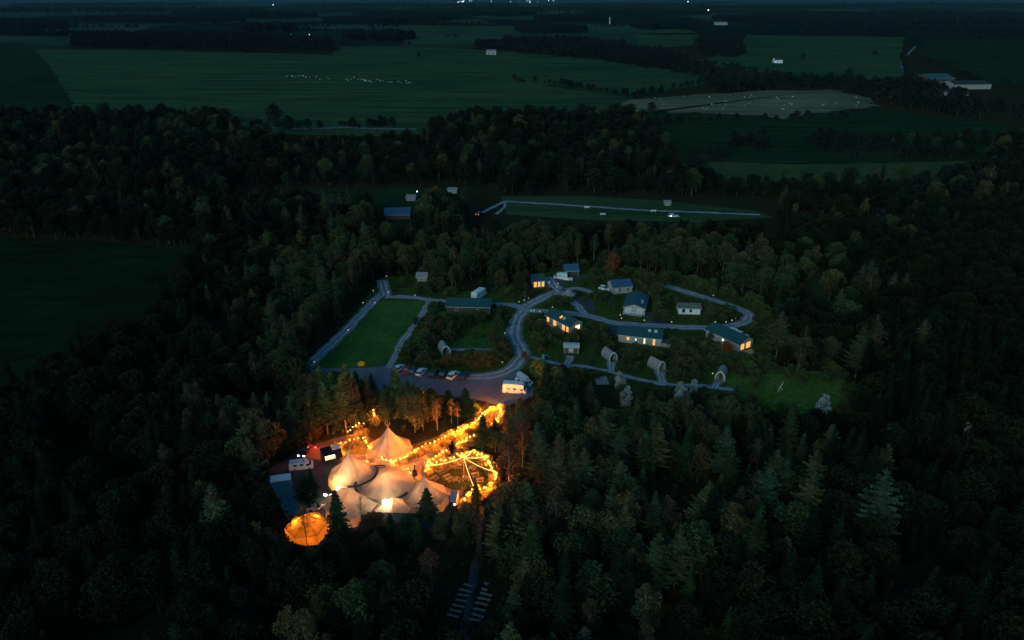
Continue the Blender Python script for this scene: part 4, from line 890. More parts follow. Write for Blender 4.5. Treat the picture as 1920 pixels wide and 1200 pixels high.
S['d'] = string([(857,831),(865,824),(878,818),(893,812)], 'short string of bulbs beside the dark conifer above the clearing')
S['e'] = string([(800,872),(803,862),(816,855),(828,846),(841,840)], 'string of bulbs at the upper left entrance of the clearing', power=1.2)
S['f'] = string([(803,872),(825,861),(845,858),(858,850),(874,848),(888,842),(902,849),(914,855)], 'string of bulbs along the upper rim of the clearing')
S['g'] = string([(914,855),(918,866),(923,878),(931,886),(928,897),(920,906),(908,913)], 'string of bulbs down the right rim of the clearing')
S['h'] = string([(908,913),(898,915),(888,912),(876,924),(868,936)], 'string of bulbs across the lower rim of the clearing')
S['i'] = string([(652,808),(662,798),(672,792),(684,792)], 'short string of bulbs glowing inside the tall conifers left of the tipi', z=3.5, power=.3)
S['j'] = string([(700,768),(702,778)], 'two bulbs glowing alone among trees above the tipi', z=3.5, power=.5)
S['k'] = string([(666,861),(689,864),(700,869)], 'few bulbs along the back edge of the big tent', power=.12, posts=False, step=1.4, z=2.2)
S['l'] = string([(765,878),(770,886),(768,896)], 'few bulbs where the big tent opens towards the stove', power=.12, posts=False, step=.8, z=2.0)
mast = G(869, 857, 5.0); mr = empty('light_mast', (mast.x, mast.y, 0), 0, 'tall central mast holding the spokes of light over the clearing', 'mast')
MB().tube([(0, 0, 0), (0, 0, 5.1)], .09, .06, 7).build('pole', M['pole'], mr); MB().tube([(0, 0, 0), (0, 0, .3)], .3, .3, 8).build('base', M['stone'], mr)
for (x, y), w in zip([(801,873),(858,850),(887,843),(913,854),(927,884),(888,912)], ['to the far left rim', 'to the near upper rim', 'to the upper rim beside the conifer', 'to the upper right rim', 'to the right rim', 'to the lower rim']):
    a, b = mast, G(x, y, 2.4); pts = []
    for k in range(13): t = k / 12; p = a.lerp(b, t); p.z -= .9 * 4 * t * (1 - t) * .5; pts.append(p)
    rr = empty('rope_light', mast, 0, 'glowing rope light strung from the mast ' + w, 'rope light', 'rope lights radiating from the mast')
    MB().tube([p - mast for p in pts], .06, .06, 5).build('light_tube', M['rope_light'], rr)
# undergrowth lit by the strings: every shrub its own
ru = random.Random(8); cnt = 0
zone = {'a': 'left of the tipi', 'b': 'in front of the tipi', 'c': 'up to the motorhome', 'd': 'by the dark conifer', 'e': 'at the clearing entrance', 'f': 'on the upper rim', 'g': 'on the right rim', 'h': 'on the lower rim', 'i': 'under the tall conifers', 'j': 'under the lone bulbs', 'a2': 'beside the tipi'}
for k, nodes in S.items():
    if k not in zone or k == 'a2': continue
    for p in resample(nodes, 1.05):
        for s in (1, -1):
            if s < 0 and (k in 'ab' or ru.random() < .2): continue
            q = p + Vector((ru.uniform(-.4, .4), s * ru.uniform(.5, 1.4), 0)); q.z = 0
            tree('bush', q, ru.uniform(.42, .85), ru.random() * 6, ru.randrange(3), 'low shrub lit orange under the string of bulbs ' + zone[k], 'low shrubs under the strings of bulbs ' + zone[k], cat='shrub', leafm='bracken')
# red uplighter
rp = G(592, 842); ru_ = empty('uplighter', rp, 0, 'red uplighter in the shrubs behind the headlit car', 'lamp')
MB().tube([(0, 0, 0), (0, 0, .4)], .12, .15, 8).build('housing', M['black'], ru_); MB().tube([(0, 0, .4), (0, 0, .43)], .13, .13, 8).build('lens', M['redlamp'], ru_); point('red_glow', (0, -.2, 1.2), 700, (1, .03, .02), .2, ru_)

# ------------------------------------------------------------------ path markers, poles, little things
MK = [(703,571),(681,571),(700,548),(728,551),(778,557),(855,563),(918,569),(973,569),(983,566),(991,562),(996,586),(1001,586),(1012,587),(1036,579),(1044,541),(1163,594),(1165,600),(1208,604),(1259,607),(1295,590),(1305,564),(1337,557),(1341,607),(1361,607),(1372,604),(1379,600),(947,628),(942,683),(589,682),(653,622),(1084,637),(1336,704),(808,583),(725,521),(885,557),(1046,535)]
names = {}
for i, (x, y) in enumerate(MK):
    zn = 'beside the loop road at right' if x > 1240 else ('beside the road past the gable-ended lodge' if x > 1100 else ('near the road fork' if x > 900 else 'beside the lawn roads at left'))
    r = empty('path_light', G(x, y), 0, 'small pale marker light ' + zn, 'path light', 'marker lights ' + zn)
    MB().tube([(0, 0, 0), (0, 0, .55)], .06, .05, 6).build('post', M['steel'], r); MB().box(-.16, .16, -.16, .16, .55, .78, top=.7).build('lamp_head', M['marker'], r)
def bentpole():
    r = empty('bent_pole', G(1459, 735), 0, 'bent white forked pole standing alone in the right-hand grass', 'pole')
    MB().tube([(0, 0, 0), (.2, 0, 1.2), (.7, 0, 2.2), (.9, .1, 2.9)], .09, .06, 6).build('stem', M['white'], r); MB().tube([(.35, 0, 1.5), (.8, 0, 1.0), (.85, 0, .5)], .06, .05, 6).build('branch', M['white'], r)
bentpole()
def ytent():
    block(G(678, 690), 4); block(G(678, 684), 3)
    r = empty('yellow_tent', G(678, 684), R(20), 'small yellow dome tent at the bottom of the lawn', 'tent'); r.scale = (.75, .75, .75)
    for k in range(6):
        vs = []; n = 6
        for i in range(n + 1):
            ph = math.pi / 2 * i / n
            for t in (R(60 * k), R(60 * k + 60)): vs.append((math.cos(t) * math.sin(ph) * 1.5, math.sin(t) * math.sin(ph) * 1.2, math.cos(ph) * 1.5))
        MB().add(vs, [(2 * i, 2 * i + 1, 2 * i + 3, 2 * i + 2) for i in range(n)]).build('canopy_panel', M['yellow'], r)
ytent()
pb = empty('play_slide', G(1020, 672), R(30), 'small turquoise play slide on the grass left of the shepherd hut', 'slide')
MB().add([(0, -.4, 1.2), (0, .4, 1.2), (1.8, .4, .2), (1.8, -.4, .2), (0, -.4, 1.1), (0, .4, 1.1), (1.8, .4, .1), (1.8, -.4, .1)], [(0, 1, 2, 3), (4, 5, 6, 7), (0, 3, 7, 4), (1, 2, 6, 5)]).build('chute', M['teal'], pb); MB().box(-.5, 0, -.4, .4, 0, 1.2, top=.8).build('ladder', M['teal'], pb)
w0 = empty('wood_stack', G(1013, 606), R(-20), 'white covered log store left of the orange-lit lodge', 'log store')
MB().box(-.9, .9, -.6, .6, 0, 1.0).build('logs', M['wood'], w0); MB().box(-1, 1, -.7, .7, 1.0, 1.08).build('cover', M['white'], w0)
for i, (x, y, l) in enumerate([(1225, 399, 'white feed trough on the far meadow, left of the parked car'), (1100, 392, 'pale trough beside the far meadow path'), (1130, 405, 'pale trough at the near edge of the far meadow')]):
    r = empty('trough', G(x, y) + Vector((0, 0, .6)), 0, l, 'trough'); MB().box(-1.2, 1.2, -.4, .4, .2, .7, top=1.1).build('basin', M['white'], r); MB().box(-1, -.8, -.3, .3, -.6, .2).build('leg', M['steel'], r); MB().box(.8, 1, -.3, .3, -.6, .2).build('leg', M['steel'], r)
# lamps around the farms and the town
for i, (x, y, s, l) in enumerate([(1290,3,9,'bright lone lamp far off on the horizon'), (1744,157,.8,'yard lamp on the teal roofed farm barn at upper right'), (1455,116,.5,'lamp on the small white house in the upper right field'), (1328,19,4,'faint lamp on the far hillside'),
        (512,9,4,'faint lamp on the horizon at left'), (545,65,1.2,'farm lamp by the dark wood at upper left'), (580,65,1.0,'second farm lamp right of the dark wood at upper left'), (782,359,.4,'lamp beside the grey roofed cabins by the far meadow'), (801,380,.4,'lamp beside the blue roofed shed'), (1258,405,.35,'lamp beside the white car on the far meadow')]):
    p = G(x, y, 3 if y > 60 else 20); r = empty('street_lamp', (p.x, p.y, 0), 0, l, 'lamp'); z = p.z
    MB().tube([(0, 0, 0), (0, 0, z - s * .3)], s * .06, s * .05, 5).build('post', M['steel'], r); link('lamp_head', ico(s).mesh('lamp_head', M['city']), r, (0, 0, z), 0, .7)
rt = random.Random(12)
cm = ico(3.6).mesh('lamp_head', M['city'])
for i in range(26):
    x = rt.choice([rt.gauss(872, 9), rt.gauss(880, 20), rt.uniform(820, 1040), rt.uniform(980, 1010)]); y = rt.uniform(1.2, 4.5); p = G(x, y, 12)
    r = empty('town_lamp', (p.x, p.y, 0), 0, 'tiny white lamp of the distant town on the horizon', 'lamp', 'lamps of the distant town'); MB().tube([(0, 0, 0), (0, 0, 12)], .5, .4, 4).build('post', M['steel'], r)
    link('lamp_head', cm, r, (0, 0, 16), 0, rt.uniform(.6, 1.7))
# sheep
def sheep_mesh():
    mb = MB(); n = 8; rings = [(-.62, .12), (-.5, .34), (-.2, .42), (.2, .41), (.45, .33), (.62, .2), (.80, .17), (.98, .14), (1.08, .05)]; zs = [.72, .75, .76, .76, .80, .90, .98, .95, .92]; vs = []
    for (x, r), z in zip(rings, zs):
        for k in range(n): t = 2 * math.pi * k / n; vs.append((x, math.cos(t) * r * .85, z + math.sin(t) * r))
    fs = [(i * n + k, i * n + (k + 1) % n, (i + 1) * n + (k + 1) % n, (i + 1) * n + k) for i in range(len(rings) - 1) for k in range(n)] + [tuple(range(n)), tuple((len(rings) - 1) * n + k for k in range(n))]
    mb.add(vs, fs)
    for x in (-.42, .36):
        for s in (-1, 1): mb.tube([(x, s * .2, .5), (x + .03, s * .2, .25), (x, s * .2, 0)], .1, .05, 5)
    return mb.mesh('sheep', M['fleece'], True)
sm = sheep_mesh(); rs = random.Random(4)
for i in range(46):
    x = rs.choice([rs.uniform(528, 620), rs.uniform(640, 730), rs.uniform(530, 770)]); y = 143 + (x - 530) * .055 + rs.gauss(0, 1.3); tag(link('sheep', sm, None, G(x, y) + Vector((0, 0, .3)), rs.random() * 6, rs.uniform(.8, 1.25)), 'white sheep of the flock strung across the big upper field', 'sheep', 'sheep on the big upper field')
for i in range(38):
    x = rs.uniform(1200, 1610); y = rs.uniform(180, 208) + (0 if x < 1500 else -6); tag(link('sheep', sm, None, G(x, y) + Vector((0, 0, .35)), rs.random() * 6, rs.uniform(.6, 1.0)), 'small white sheep grazing the pale stubble field', 'sheep', 'sheep on the pale stubble field')

# ------------------------------------------------------------------ trees: individuals with a place of their own
def tp(kind, x, y, h, label, leafm=None, barkm=None, wide=1.0, var=0, rz=None, group=None, cat='tree', name=None):
    return tree(kind, G(x, y), h / HT[kind], rz if rz is not None else random.Random(int(x * 7 + y)).random() * 6, var, label, group, leafm, barkm, cat, wide, name)
tp('spruce', 640, 1032, 14.5, 'big dark spruce standing in front of the left half of the big tent', wide=1.05)
tp('spruce', 803, 990, 9.5, 'ragged dark conifer in front of the right-hand tent cone', wide=1.5, var=1)
tp('spruce', 576, 950, 7.6, 'dense dark conifer between the long cabin and the big tent', wide=1.7, var=2)
tp('spruce', 588, 936, 6.8, 'second dense conifer right behind the one by the long cabin', wide=1.4, var=3)
tp('spruce', 722, 853, 4.3, 'small spruce in front of the single tipi, the left of two', wide=1.4, var=3)
tp('spruce', 753, 850, 3.0, 'smaller spruce right of the first one in front of the single tipi', wide=1.5, var=4)
tp('spruce', 906, 846, 9.6, 'dark conifer at the top of the clearing, beside the loop of bulbs', wide=1.3, var=1)
tp('spruce', 928, 842, 7.6, 'shorter dark conifer right of the one at the top of the clearing', wide=1.3, var=2)
tp('spruce', 848, 846, 3.0, 'tiny dark conifer between two strings of bulbs', wide=1.6, var=0)
tp('spruce', 893, 955, 6.2, 'dark conifer rising over the lower rim of the clearing', wide=1.2, var=4)
for i, (x, y, h, k) in enumerate([(705,1012,6,'broad'), (735,1022,7.5,'spruce'), (765,1014,5.5,'broad'), (828,1012,6.5,'larch'), (850,1005,6,'spruce'), (690,1030,8,'birch'), (785,1030,7,'spruce')]):
    tp(k, x, y, h, ['low round tree against the dark service building, left end', 'dark spruce in front of the service building, left of its middle', 'low round tree at the middle of the service building', 'olive conifer at the right end of the service building', 'dark spruce beside the kiosk end of the service building', 'slim birch between the big spruce and the service building', 'dark spruce directly below the right-hand tent cone'][i], var=i, wide=1.2)
tp('bare', 680, 988, 8.5, 'thin bare tree in front of the cream canvas of the big tent')
tp('bare', 577, 1034, 10.5, 'thin bare tree crossing the glowing amber marquee')
tp('larch', 583, 826, 10, 'scots pine with orange trunk behind the white van', leafm='pine', barkm='pinebark', wide=.9)
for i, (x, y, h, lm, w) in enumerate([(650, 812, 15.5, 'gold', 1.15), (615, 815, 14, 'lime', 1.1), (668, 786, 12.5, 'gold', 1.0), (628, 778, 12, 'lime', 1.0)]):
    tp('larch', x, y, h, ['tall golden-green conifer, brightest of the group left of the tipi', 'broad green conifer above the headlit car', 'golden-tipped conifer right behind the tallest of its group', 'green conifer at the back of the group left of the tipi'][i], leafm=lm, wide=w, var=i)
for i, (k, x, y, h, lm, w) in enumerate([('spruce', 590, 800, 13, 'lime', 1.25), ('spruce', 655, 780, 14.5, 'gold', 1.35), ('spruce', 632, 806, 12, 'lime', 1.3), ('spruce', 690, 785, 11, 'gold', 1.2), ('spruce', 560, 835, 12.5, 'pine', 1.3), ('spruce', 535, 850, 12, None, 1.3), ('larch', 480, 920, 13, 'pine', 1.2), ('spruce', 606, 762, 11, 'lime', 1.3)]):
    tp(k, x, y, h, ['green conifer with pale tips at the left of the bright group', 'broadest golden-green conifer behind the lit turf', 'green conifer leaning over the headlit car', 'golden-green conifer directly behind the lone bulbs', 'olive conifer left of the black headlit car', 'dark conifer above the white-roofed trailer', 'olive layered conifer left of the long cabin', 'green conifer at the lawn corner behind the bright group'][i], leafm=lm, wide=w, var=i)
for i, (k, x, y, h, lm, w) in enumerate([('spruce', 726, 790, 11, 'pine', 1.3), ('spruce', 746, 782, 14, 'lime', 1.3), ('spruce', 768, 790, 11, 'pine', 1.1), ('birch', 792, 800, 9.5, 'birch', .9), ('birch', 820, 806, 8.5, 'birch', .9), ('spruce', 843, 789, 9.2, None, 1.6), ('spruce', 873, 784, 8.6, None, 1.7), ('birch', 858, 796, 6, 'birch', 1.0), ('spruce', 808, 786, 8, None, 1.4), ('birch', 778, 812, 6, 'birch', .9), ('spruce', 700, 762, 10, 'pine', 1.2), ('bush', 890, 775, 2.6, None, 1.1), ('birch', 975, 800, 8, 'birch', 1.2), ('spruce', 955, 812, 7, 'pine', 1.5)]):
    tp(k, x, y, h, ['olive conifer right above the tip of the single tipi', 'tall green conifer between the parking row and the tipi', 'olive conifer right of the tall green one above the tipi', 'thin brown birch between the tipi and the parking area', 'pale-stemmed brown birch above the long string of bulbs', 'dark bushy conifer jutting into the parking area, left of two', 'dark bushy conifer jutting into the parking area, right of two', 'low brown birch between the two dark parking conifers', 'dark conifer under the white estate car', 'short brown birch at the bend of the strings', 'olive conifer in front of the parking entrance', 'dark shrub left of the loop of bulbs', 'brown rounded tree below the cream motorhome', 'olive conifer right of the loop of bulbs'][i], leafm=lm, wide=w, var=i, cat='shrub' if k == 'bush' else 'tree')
tp('birch', 955, 920, 14, 'tall rust-brown tree right of the ring of lights', leafm='birch', wide=1.2)
tp('larch', 1040, 965, 16, 'pale olive larch with distinct whorled branches right of the clearing', leafm='pine', wide=1.05)
tp('broad', 1012, 716, 6.5, 'broad bright green tree at the corner of the parking area', leafm='lime', wide=1.1)
tp('broad', 1045, 722, 5.5, 'bright green bushy tree right behind the one at the parking corner', leafm='lime', var=1)
for i, (x, y, h) in enumerate([(1160, 745, 7.5), (1172, 780, 8.5), (1275, 785, 9), (1298, 752, 6.5), (1272, 760, 7)]):
    tp('birch', x, y, h, ['silver willow at the lower path beside the timber deck', 'silver willow in front of the first one by the timber deck', 'tall silver willow nearest the camera below the middle pod', 'silver willow right of the others below the middle pod', 'slim silver willow between the two others below the middle pod'][i], leafm='silver', wide=1.15, var=i)
tp('birch', 1537, 800, 9, 'silver poplar at the near edge of the right-hand grass', leafm='silver', wide=1.1, var=2)
tp('broad', 1660, 838, 6, 'small pale tree in the dark wood right of the grass', leafm='silver', wide=.8)
tp('broad', 1805, 850, 8, 'pale spreading tree deep in the wood at far right', leafm='silver', wide=.8, var=1)
tp('broad', 1148, 520, 9.5, 'rust-orange tree at the back of the camp', leafm='rust', wide=.8, var=2)
tp('broad', 630, 515, 9, 'golden-brown tree in the wood left of the lawn road', leafm='gold', wide=.8, var=2)
tp('bush', 1055, 698, 2.2, 'crimson shrub at the end of the shepherd hut path', leafm='redleaf', cat='shrub')
tp('bush', 801, 628, 3.0, 'rust-red shrub beside the lawn path', leafm='rust', cat='shrub', wide=.9)
tp('bush', 776, 660, 1.6, 'yellow-green shrub among dark ones beside the lawn path', leafm='lime', cat='shrub')
tp('bush', 985, 676, 2.6, 'orange shrub in the crook of the main road', leafm='rust', cat='shrub', wide=.8)
tp('bush', 1015, 663, 2.4, 'orange-brown shrub beside the turquoise slide', leafm='rust', cat='shrub', wide=.7, var=1)
tp('birch', 1495, 700, 8, 'small brown tree at the back edge of the right-hand grass', leafm='birch')
tp('broad', 940, 545, 8, 'rounded brown-green tree above the road fork', leafm='birch', wide=.85)
tp('broad', 972, 548, 7.5, 'rounded dark green tree left of the small lit lodge', wide=.9, var=3)
tp('broad', 925, 648, 5, 'grey-green rounded tree at the right of the small lawn', leafm='birch', var=3)
tp('broad', 1360, 672, 5.5, 'dark rust bush-like tree against the side of the right-hand lodge', leafm='rust', var=4, wide=.9)
sheet('lawn', [(845,652),(850,640),(880,628),(920,634),(925,652)], .045, g5, jag=.2)
sheet('lawn', [(1000,655),(1030,650),(1052,664),(1058,680),(1020,678),(990,668)], .048, g6, jag=.2)

# ------------------------------------------------------------------ woods
PROT = [  # things that trees in front may not hide (pixels of the photograph)
 [(612,852),(655,845),(690,855),(765,866),(800,893),(838,930),(838,955),(812,966),(685,966),(668,980),(645,955),(612,930)],
 [(684,822),(730,788),(775,832),(770,858),(690,850)], [(534,985),(552,958),(580,952),(616,968),(615,1000),(578,1020),(540,1005)],
 [(504,885),(546,882),(570,950),(556,962),(538,975),(506,905)], [(548,850),(600,846),(600,880),(548,884)], [(598,825),(650,815),(690,812),(690,860),(598,870)],
 [(765,850),(800,828),(850,803),(880,785),(905,765),(920,750),(950,748),(948,790),(925,805),(890,815),(895,845),(925,850),(940,885),(925,925),(900,925),(885,925),(872,945),(845,945),(838,925),(800,890)],
 [(700,686),(760,684),(940,690),(965,660),(960,600),(975,570),(1100,535),(1110,560),(1110,640),(1090,670),(1010,690),(1000,735),(975,748),(890,742),(820,722),(700,722)],
 [(575,690),(715,520),(730,545),(812,552),(812,575),(735,690)], [(1110,520),(1200,520),(1225,590),(1320,605),(1412,610),(1412,660),(1370,650),(1260,655),(1150,650)],
 [(1235,530),(1300,545),(1410,580),(1410,612),(1340,595),(1262,592)], [(835,560),(920,560),(920,590),(835,590)], [(885,540),(910,540),(910,562),(885,562)],
 [(1125,650),(1160,650),(1160,692),(1125,692)], [(1215,668),(1250,668),(1250,715),(1215,700)], [(1335,685),(1370,685),(1370,730),(1335,725)], [(1050,670),(1110,685),(1200,705),(1300,720),(1370,728),(1370,734),(1190,722),(1080,694)],
 [(825,640),(925,626),(928,660),(825,662)], [(1370,700),(1560,700),(1600,740),(1590,765),(1440,762)], [(832,1090),(925,1085),(925,1168),(832,1168)], 
 [(712,395),(772,395),(772,413),(712,413)], [(885,372),(1440,368),(1450,410),(885,410)], [(1000,510),(1090,505),(1090,540),(1000,540)], [(1118,705),(1145,705),(1145,724),(1118,724)], [(990,650),(1060,650),(1060,685),(990,680)],
]
PBB = [(min(p[0] for p in q), max(p[0] for p in q), min(p[1] for p in q), max(p[1] for p in q)) for q in PROT]
def hides(x, y, h, r, front_only=True):
    for z in (.05, .3, .55, .8, 1.0):
        k = 1 - .6 * z
        for s in (-1, 0, 1):
            u, v = P((x + s * r * k, y, h * z))
            for q, bb in zip(PROT, PBB):
                if bb[0] < u < bb[1] and bb[2] < v < bb[3] and inpoly(u, v, q): return True
    return False
event_px = [(495,905),(503,878),(560,842),(610,822),(650,795),(690,812),(735,818),(775,830),(800,820),(870,785),(900,758),(930,745),(952,760),(948,795),(925,805),(905,845),(935,865),(940,905),(915,935),(880,955),(850,965),(850,990),(680,995),(615,1020),(600,1035),(535,1030),(500,950)]
CLEAR = [camp_px, event_px, parking_px, FIELDS['F10'], FIELDS['F13'], FIELDS['F11'], [(892,960),(912,960),(908,1010),(926,1100),(900,1178),(850,1180),(832,1155),(870,1080),(888,1020)]]
rw = random.Random(77)
def noise2(x, y, s):
    return .5 + .25 * (math.sin(x / s * 1.7 + 1.3 * math.sin(y / s)) + math.sin(y / s * 1.9 + 2.1 + 1.7 * math.sin(x / s * .8)))
cand = []
y = 52.0
while y < 332:
    sp = 3.7 if y < 190 else (4.6 if y < 280 else 6.0)
    half = 18 + y * .78 if y > 60 else 70
    x = -half
    while x < half:
        X = x + rw.uniform(-.5, .5) * sp; Y = y + rw.uniform(-.5, .5) * sp; u, v = P((X, Y, 0)); x += sp
        if any(inpoly(u, v, c) for c in CLEAR): continue
        if inpoly(u, v, FIELDS['F12']) and rw.random() < .75: continue
        if noise2(X, Y, 11) < .30 and rw.random() < .75: continue
        q = noise2(X + 50, Y - 30, 30); pick = rw.random()
        if v > 700:     # plantation round the event: conifers with birches
            if u > 420: kind = 'spruce' if pick < .34 else ('larch' if pick < .60 else ('birch' if pick < .93 else 'broad'))
            if u > 940 and pick < .16: kind = 'larch'
            else: kind = 'broad' if pick < .5 else ('spruce' if pick < .75 else ('birch' if pick < .92 else 'larch'))
            if u > 1550: kind = 'broad' if pick < .45 else ('spruce' if pick < .8 else 'larch')
        else: kind = 'broad' if pick < .68 else ('birch' if pick < .82 else ('larch' if pick < .9 else 'spruce'))
        edge = max(0, (600 - u) / 340) + max(0, (u - 1350) / 380) + max(0, (v - 1000) / 400) + (.35 if v < 480 else 0)  # rises towards the frame edges, where dimming is put into the tree colours
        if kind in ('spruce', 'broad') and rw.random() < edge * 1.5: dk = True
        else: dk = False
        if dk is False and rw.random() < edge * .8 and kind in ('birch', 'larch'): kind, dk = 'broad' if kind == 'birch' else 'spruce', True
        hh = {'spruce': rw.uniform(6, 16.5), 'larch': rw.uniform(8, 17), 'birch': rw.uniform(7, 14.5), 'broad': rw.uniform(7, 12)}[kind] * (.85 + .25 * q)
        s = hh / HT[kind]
        if dk: kind = 'dark' + kind  # swap in the copy with darkened colours
        if hides(X, Y, hh, RD[kind] * s):
            hh *= .5; s *= .5
            if hides(X, Y, hh, RD[kind] * s): continue
        cand.append((X, Y, kind, s, rw.random() * 6.28, rw.randrange(5)))
    y += sp * .92
def tier(u, v):
    """named parts of the wood: first matching place"""
    col_ = 'far left' if u < 240 else 'left' if u < 480 else 'left of centre' if u < 720 else 'below the middle' if u < 960 else 'right of the benches' if u < 1200 else 'right' if u < 1500 else 'far right'
    if v > 1150: return 'along the bottom edge of the view, ' + col_
    if v > 985: return 'in the near wood, ' + ('below the big tent' if 480 < u < 960 else col_)
    if v > 860: return 'level with the big tent, ' + ('beside the event ground' if 480 < u < 960 else 'just right of the clearing' if 960 <= u < 1200 else col_)
    if v > 740: return 'level with the single tipi, ' + ('beside the event ground' if 480 < u < 960 else 'just right of the cream motorhome' if 960 <= u < 1200 else col_)
    if v < 500: return 'in the wood behind the camp, ' + ('left' if u < 700 else 'middle' if u < 1200 else 'right')
    return 'around the campsite' if 560 < u < 1450 else ('in the wood right of the campsite' if u >= 1450 else 'in the wood left of the lawn')
ADJ = {'darkspruce': ('darkened green spruce', 'darkened spruces '), 'darkbroad': ('darkened round-crowned tree', 'darkened round trees '), 'spruce': ('dark green spruce', 'dark spruces '), 'larch': ('open-branched olive conifer', 'olive conifers '), 'birch': ('slim brownish birch', 'brownish birches '), 'broad': ('round-crowned green tree', 'round-crowned trees ')}
cand.sort(key=lambda c: c[1]); count = {}; stuff = []; first = {}
for X, Y, kind, s, rz, var in cand:
    u, v = P((X, Y, HT[kind] * s)); vis = -30 < u < 1950 and v < 1200
    if not vis:
        u0, v0 = P((X, Y, 0)); vis = -30 < u0 < 1950 and v0 < 1210 and v < 1200
    if not vis and rw.random() < .3: continue
    nk = KN[kind]
    wd = 1.25 if (u > 940 and Y < 230 and kind in ('larch', 'birch')) else 1.0
    if vis and count.get(nk, 0) < (255 if nk == 'broadleaf_tree' else 280):
        count[nk] = count.get(nk, 0) + 1; ub, vb = P((X, Y, 0)); w = tier(ub, vb)
        sz = 'tall ' if s > .95 else 'small ' if s < .68 else 'mid-height '
        t = tree(kind, (X, Y, 0), s, rz, var, sz + ADJ[kind][0] + ' ' + w, sz + ADJ[kind][1] + w, wide=wd)
        first.setdefault((kind, var % len(PROTO[kind])), t)
    else: stuff.append((X, Y, kind, s, rz, var))
srcs = list(first.items()); idx = {k: i for i, (k, _) in enumerate(srcs)}
pts = [(X, Y, 0.0, rz, s, idx[(kind, var % len(PROTO[kind]))]) for X, Y, kind, s, rz, var in stuff if (kind, var % len(PROTO[kind])) in idx]
scatter('woodland', pts, [t for _, t in srcs], 'mixed woodland of dark crowns spreading behind and around the campsite', 'woodland')
print('near trees', count, 'stuff', len(pts))
# undergrowth inside the camp
camp_in = []
for i in range(5200):
    u, v = rw.uniform(600, 1450), rw.uniform(500, 745)
    if not inpoly(u, v, camp_px) or inpoly(u, v, parking_px) or inpoly(u, v, FIELDS['F14']): continue
    p = G(u, v); s = rw.uniform(.35, 1.0) ** 1.4 * 1.5
    if noise2(p.x, p.y, 9) < .30 or blocked(p.x, p.y, 1.5 * s): continue
    if inpoly(u, v, [(1000,655),(1030,650),(1052,664),(1058,680),(1020,678),(990,668)]) or inpoly(u, v, [(845,652),(850,640),(880,628),(920,634),(925,652)]) or inpoly(u, v, [(1118,726),(1118,706),(1146,706),(1146,726)]): continue
    if any(blocked(p.x, p.y + dy, 1.0) for dy in (2.5, 4.5)): s = min(s, .42)
    camp_in.append((p.x, p.y, s))
BZ = lambda u: 'between the lawn and the main road' if u < 975 else ('between the lodges' if u < 1250 else 'at the right side of the camp')
camp_in.sort(key=lambda c: c[1])
for i, (x, y, s) in enumerate(camp_in[:110]):
    w = BZ(P((x, y, 0))[0]); t = tree('bush', (x, y, 0), s, rw.random() * 6, rw.randrange(3), 'dark green garden shrub ' + w, 'garden shrubs ' + w, cat='shrub')
    if i < 3: first[('bush', i)] = t
bs = [first[('bush', i)] for i in range(3)]
pts = [(x, y, 0.0, rw.random() * 6, s, rw.randrange(3)) for x, y, s in camp_in[110:]]
f13 = FIELDS['F13']
for i in range(130):   # brambles creeping over the edge of the right-hand grass
    k = rw.randrange(len(f13)); t_ = rw.random(); a_, b_ = G(*f13[k]), G(*f13[(k + 1) % len(f13)]); p = a_.lerp(b_, t_)
    x_, y_, s_ = p.x + rw.gauss(0, 2.2), p.y + rw.gauss(0, 3.0), rw.uniform(.3, 1.1)
    if blocked(x_, y_ + 3, 3) or blocked(x_, y_, 2): continue
    pts.append((x_, y_, 0.0, rw.random() * 6, s_, rw.randrange(3)))
for i in range(2600):   # bracken and brambles on the wood floor and clearings
    u, v = rw.uniform(350, 1650), rw.uniform(480, 1190); p = G(u, v)
    if inpoly(u, v, event_px) or inpoly(u, v, parking_px) or inpoly(u, v, FIELDS['F14']) or hides(p.x, p.y, .8, .5): continue
    pts.append((p.x, p.y, 0.0, rw.random() * 6, rw.uniform(.2, .55), rw.randrange(3)))
scatter('undergrowth', pts, bs, 'low bracken, brambles and shrubs over the woodland floor', 'undergrowth')
# middle hedge-row trees inside the camp
for i, (x, y, h) in enumerate([(870,615,5),(900,610,5.5),(850,612,4.5),(825,625,4.5),(890,640,3.5),(1100,640,4),(1115,645,4),(1080,635,3.5),(1135,570,5),(1150,578,4),(1230,560,6),(1245,545,7),(1220,545,7),(1210,540,6),(1360,590,4),(1330,640,3),(1290,650,3.5),(1270,668,3.5),(1420,640,5),(1440,655,5),(1120,660,3),(1180,672,3.5),(1200,668,3.5),(1300,668,3.5),(1320,672,3.5),(1410,690,3.5),(780,615,4),(800,650,4),(860,680,3.5),(890,682,3.2),(920,678,3.5),(810,680,3.5)]):
    w = BZ(x); tp('broad', x, y, h, 'small round tree ' + w, var=i, group='small round trees ' + w)

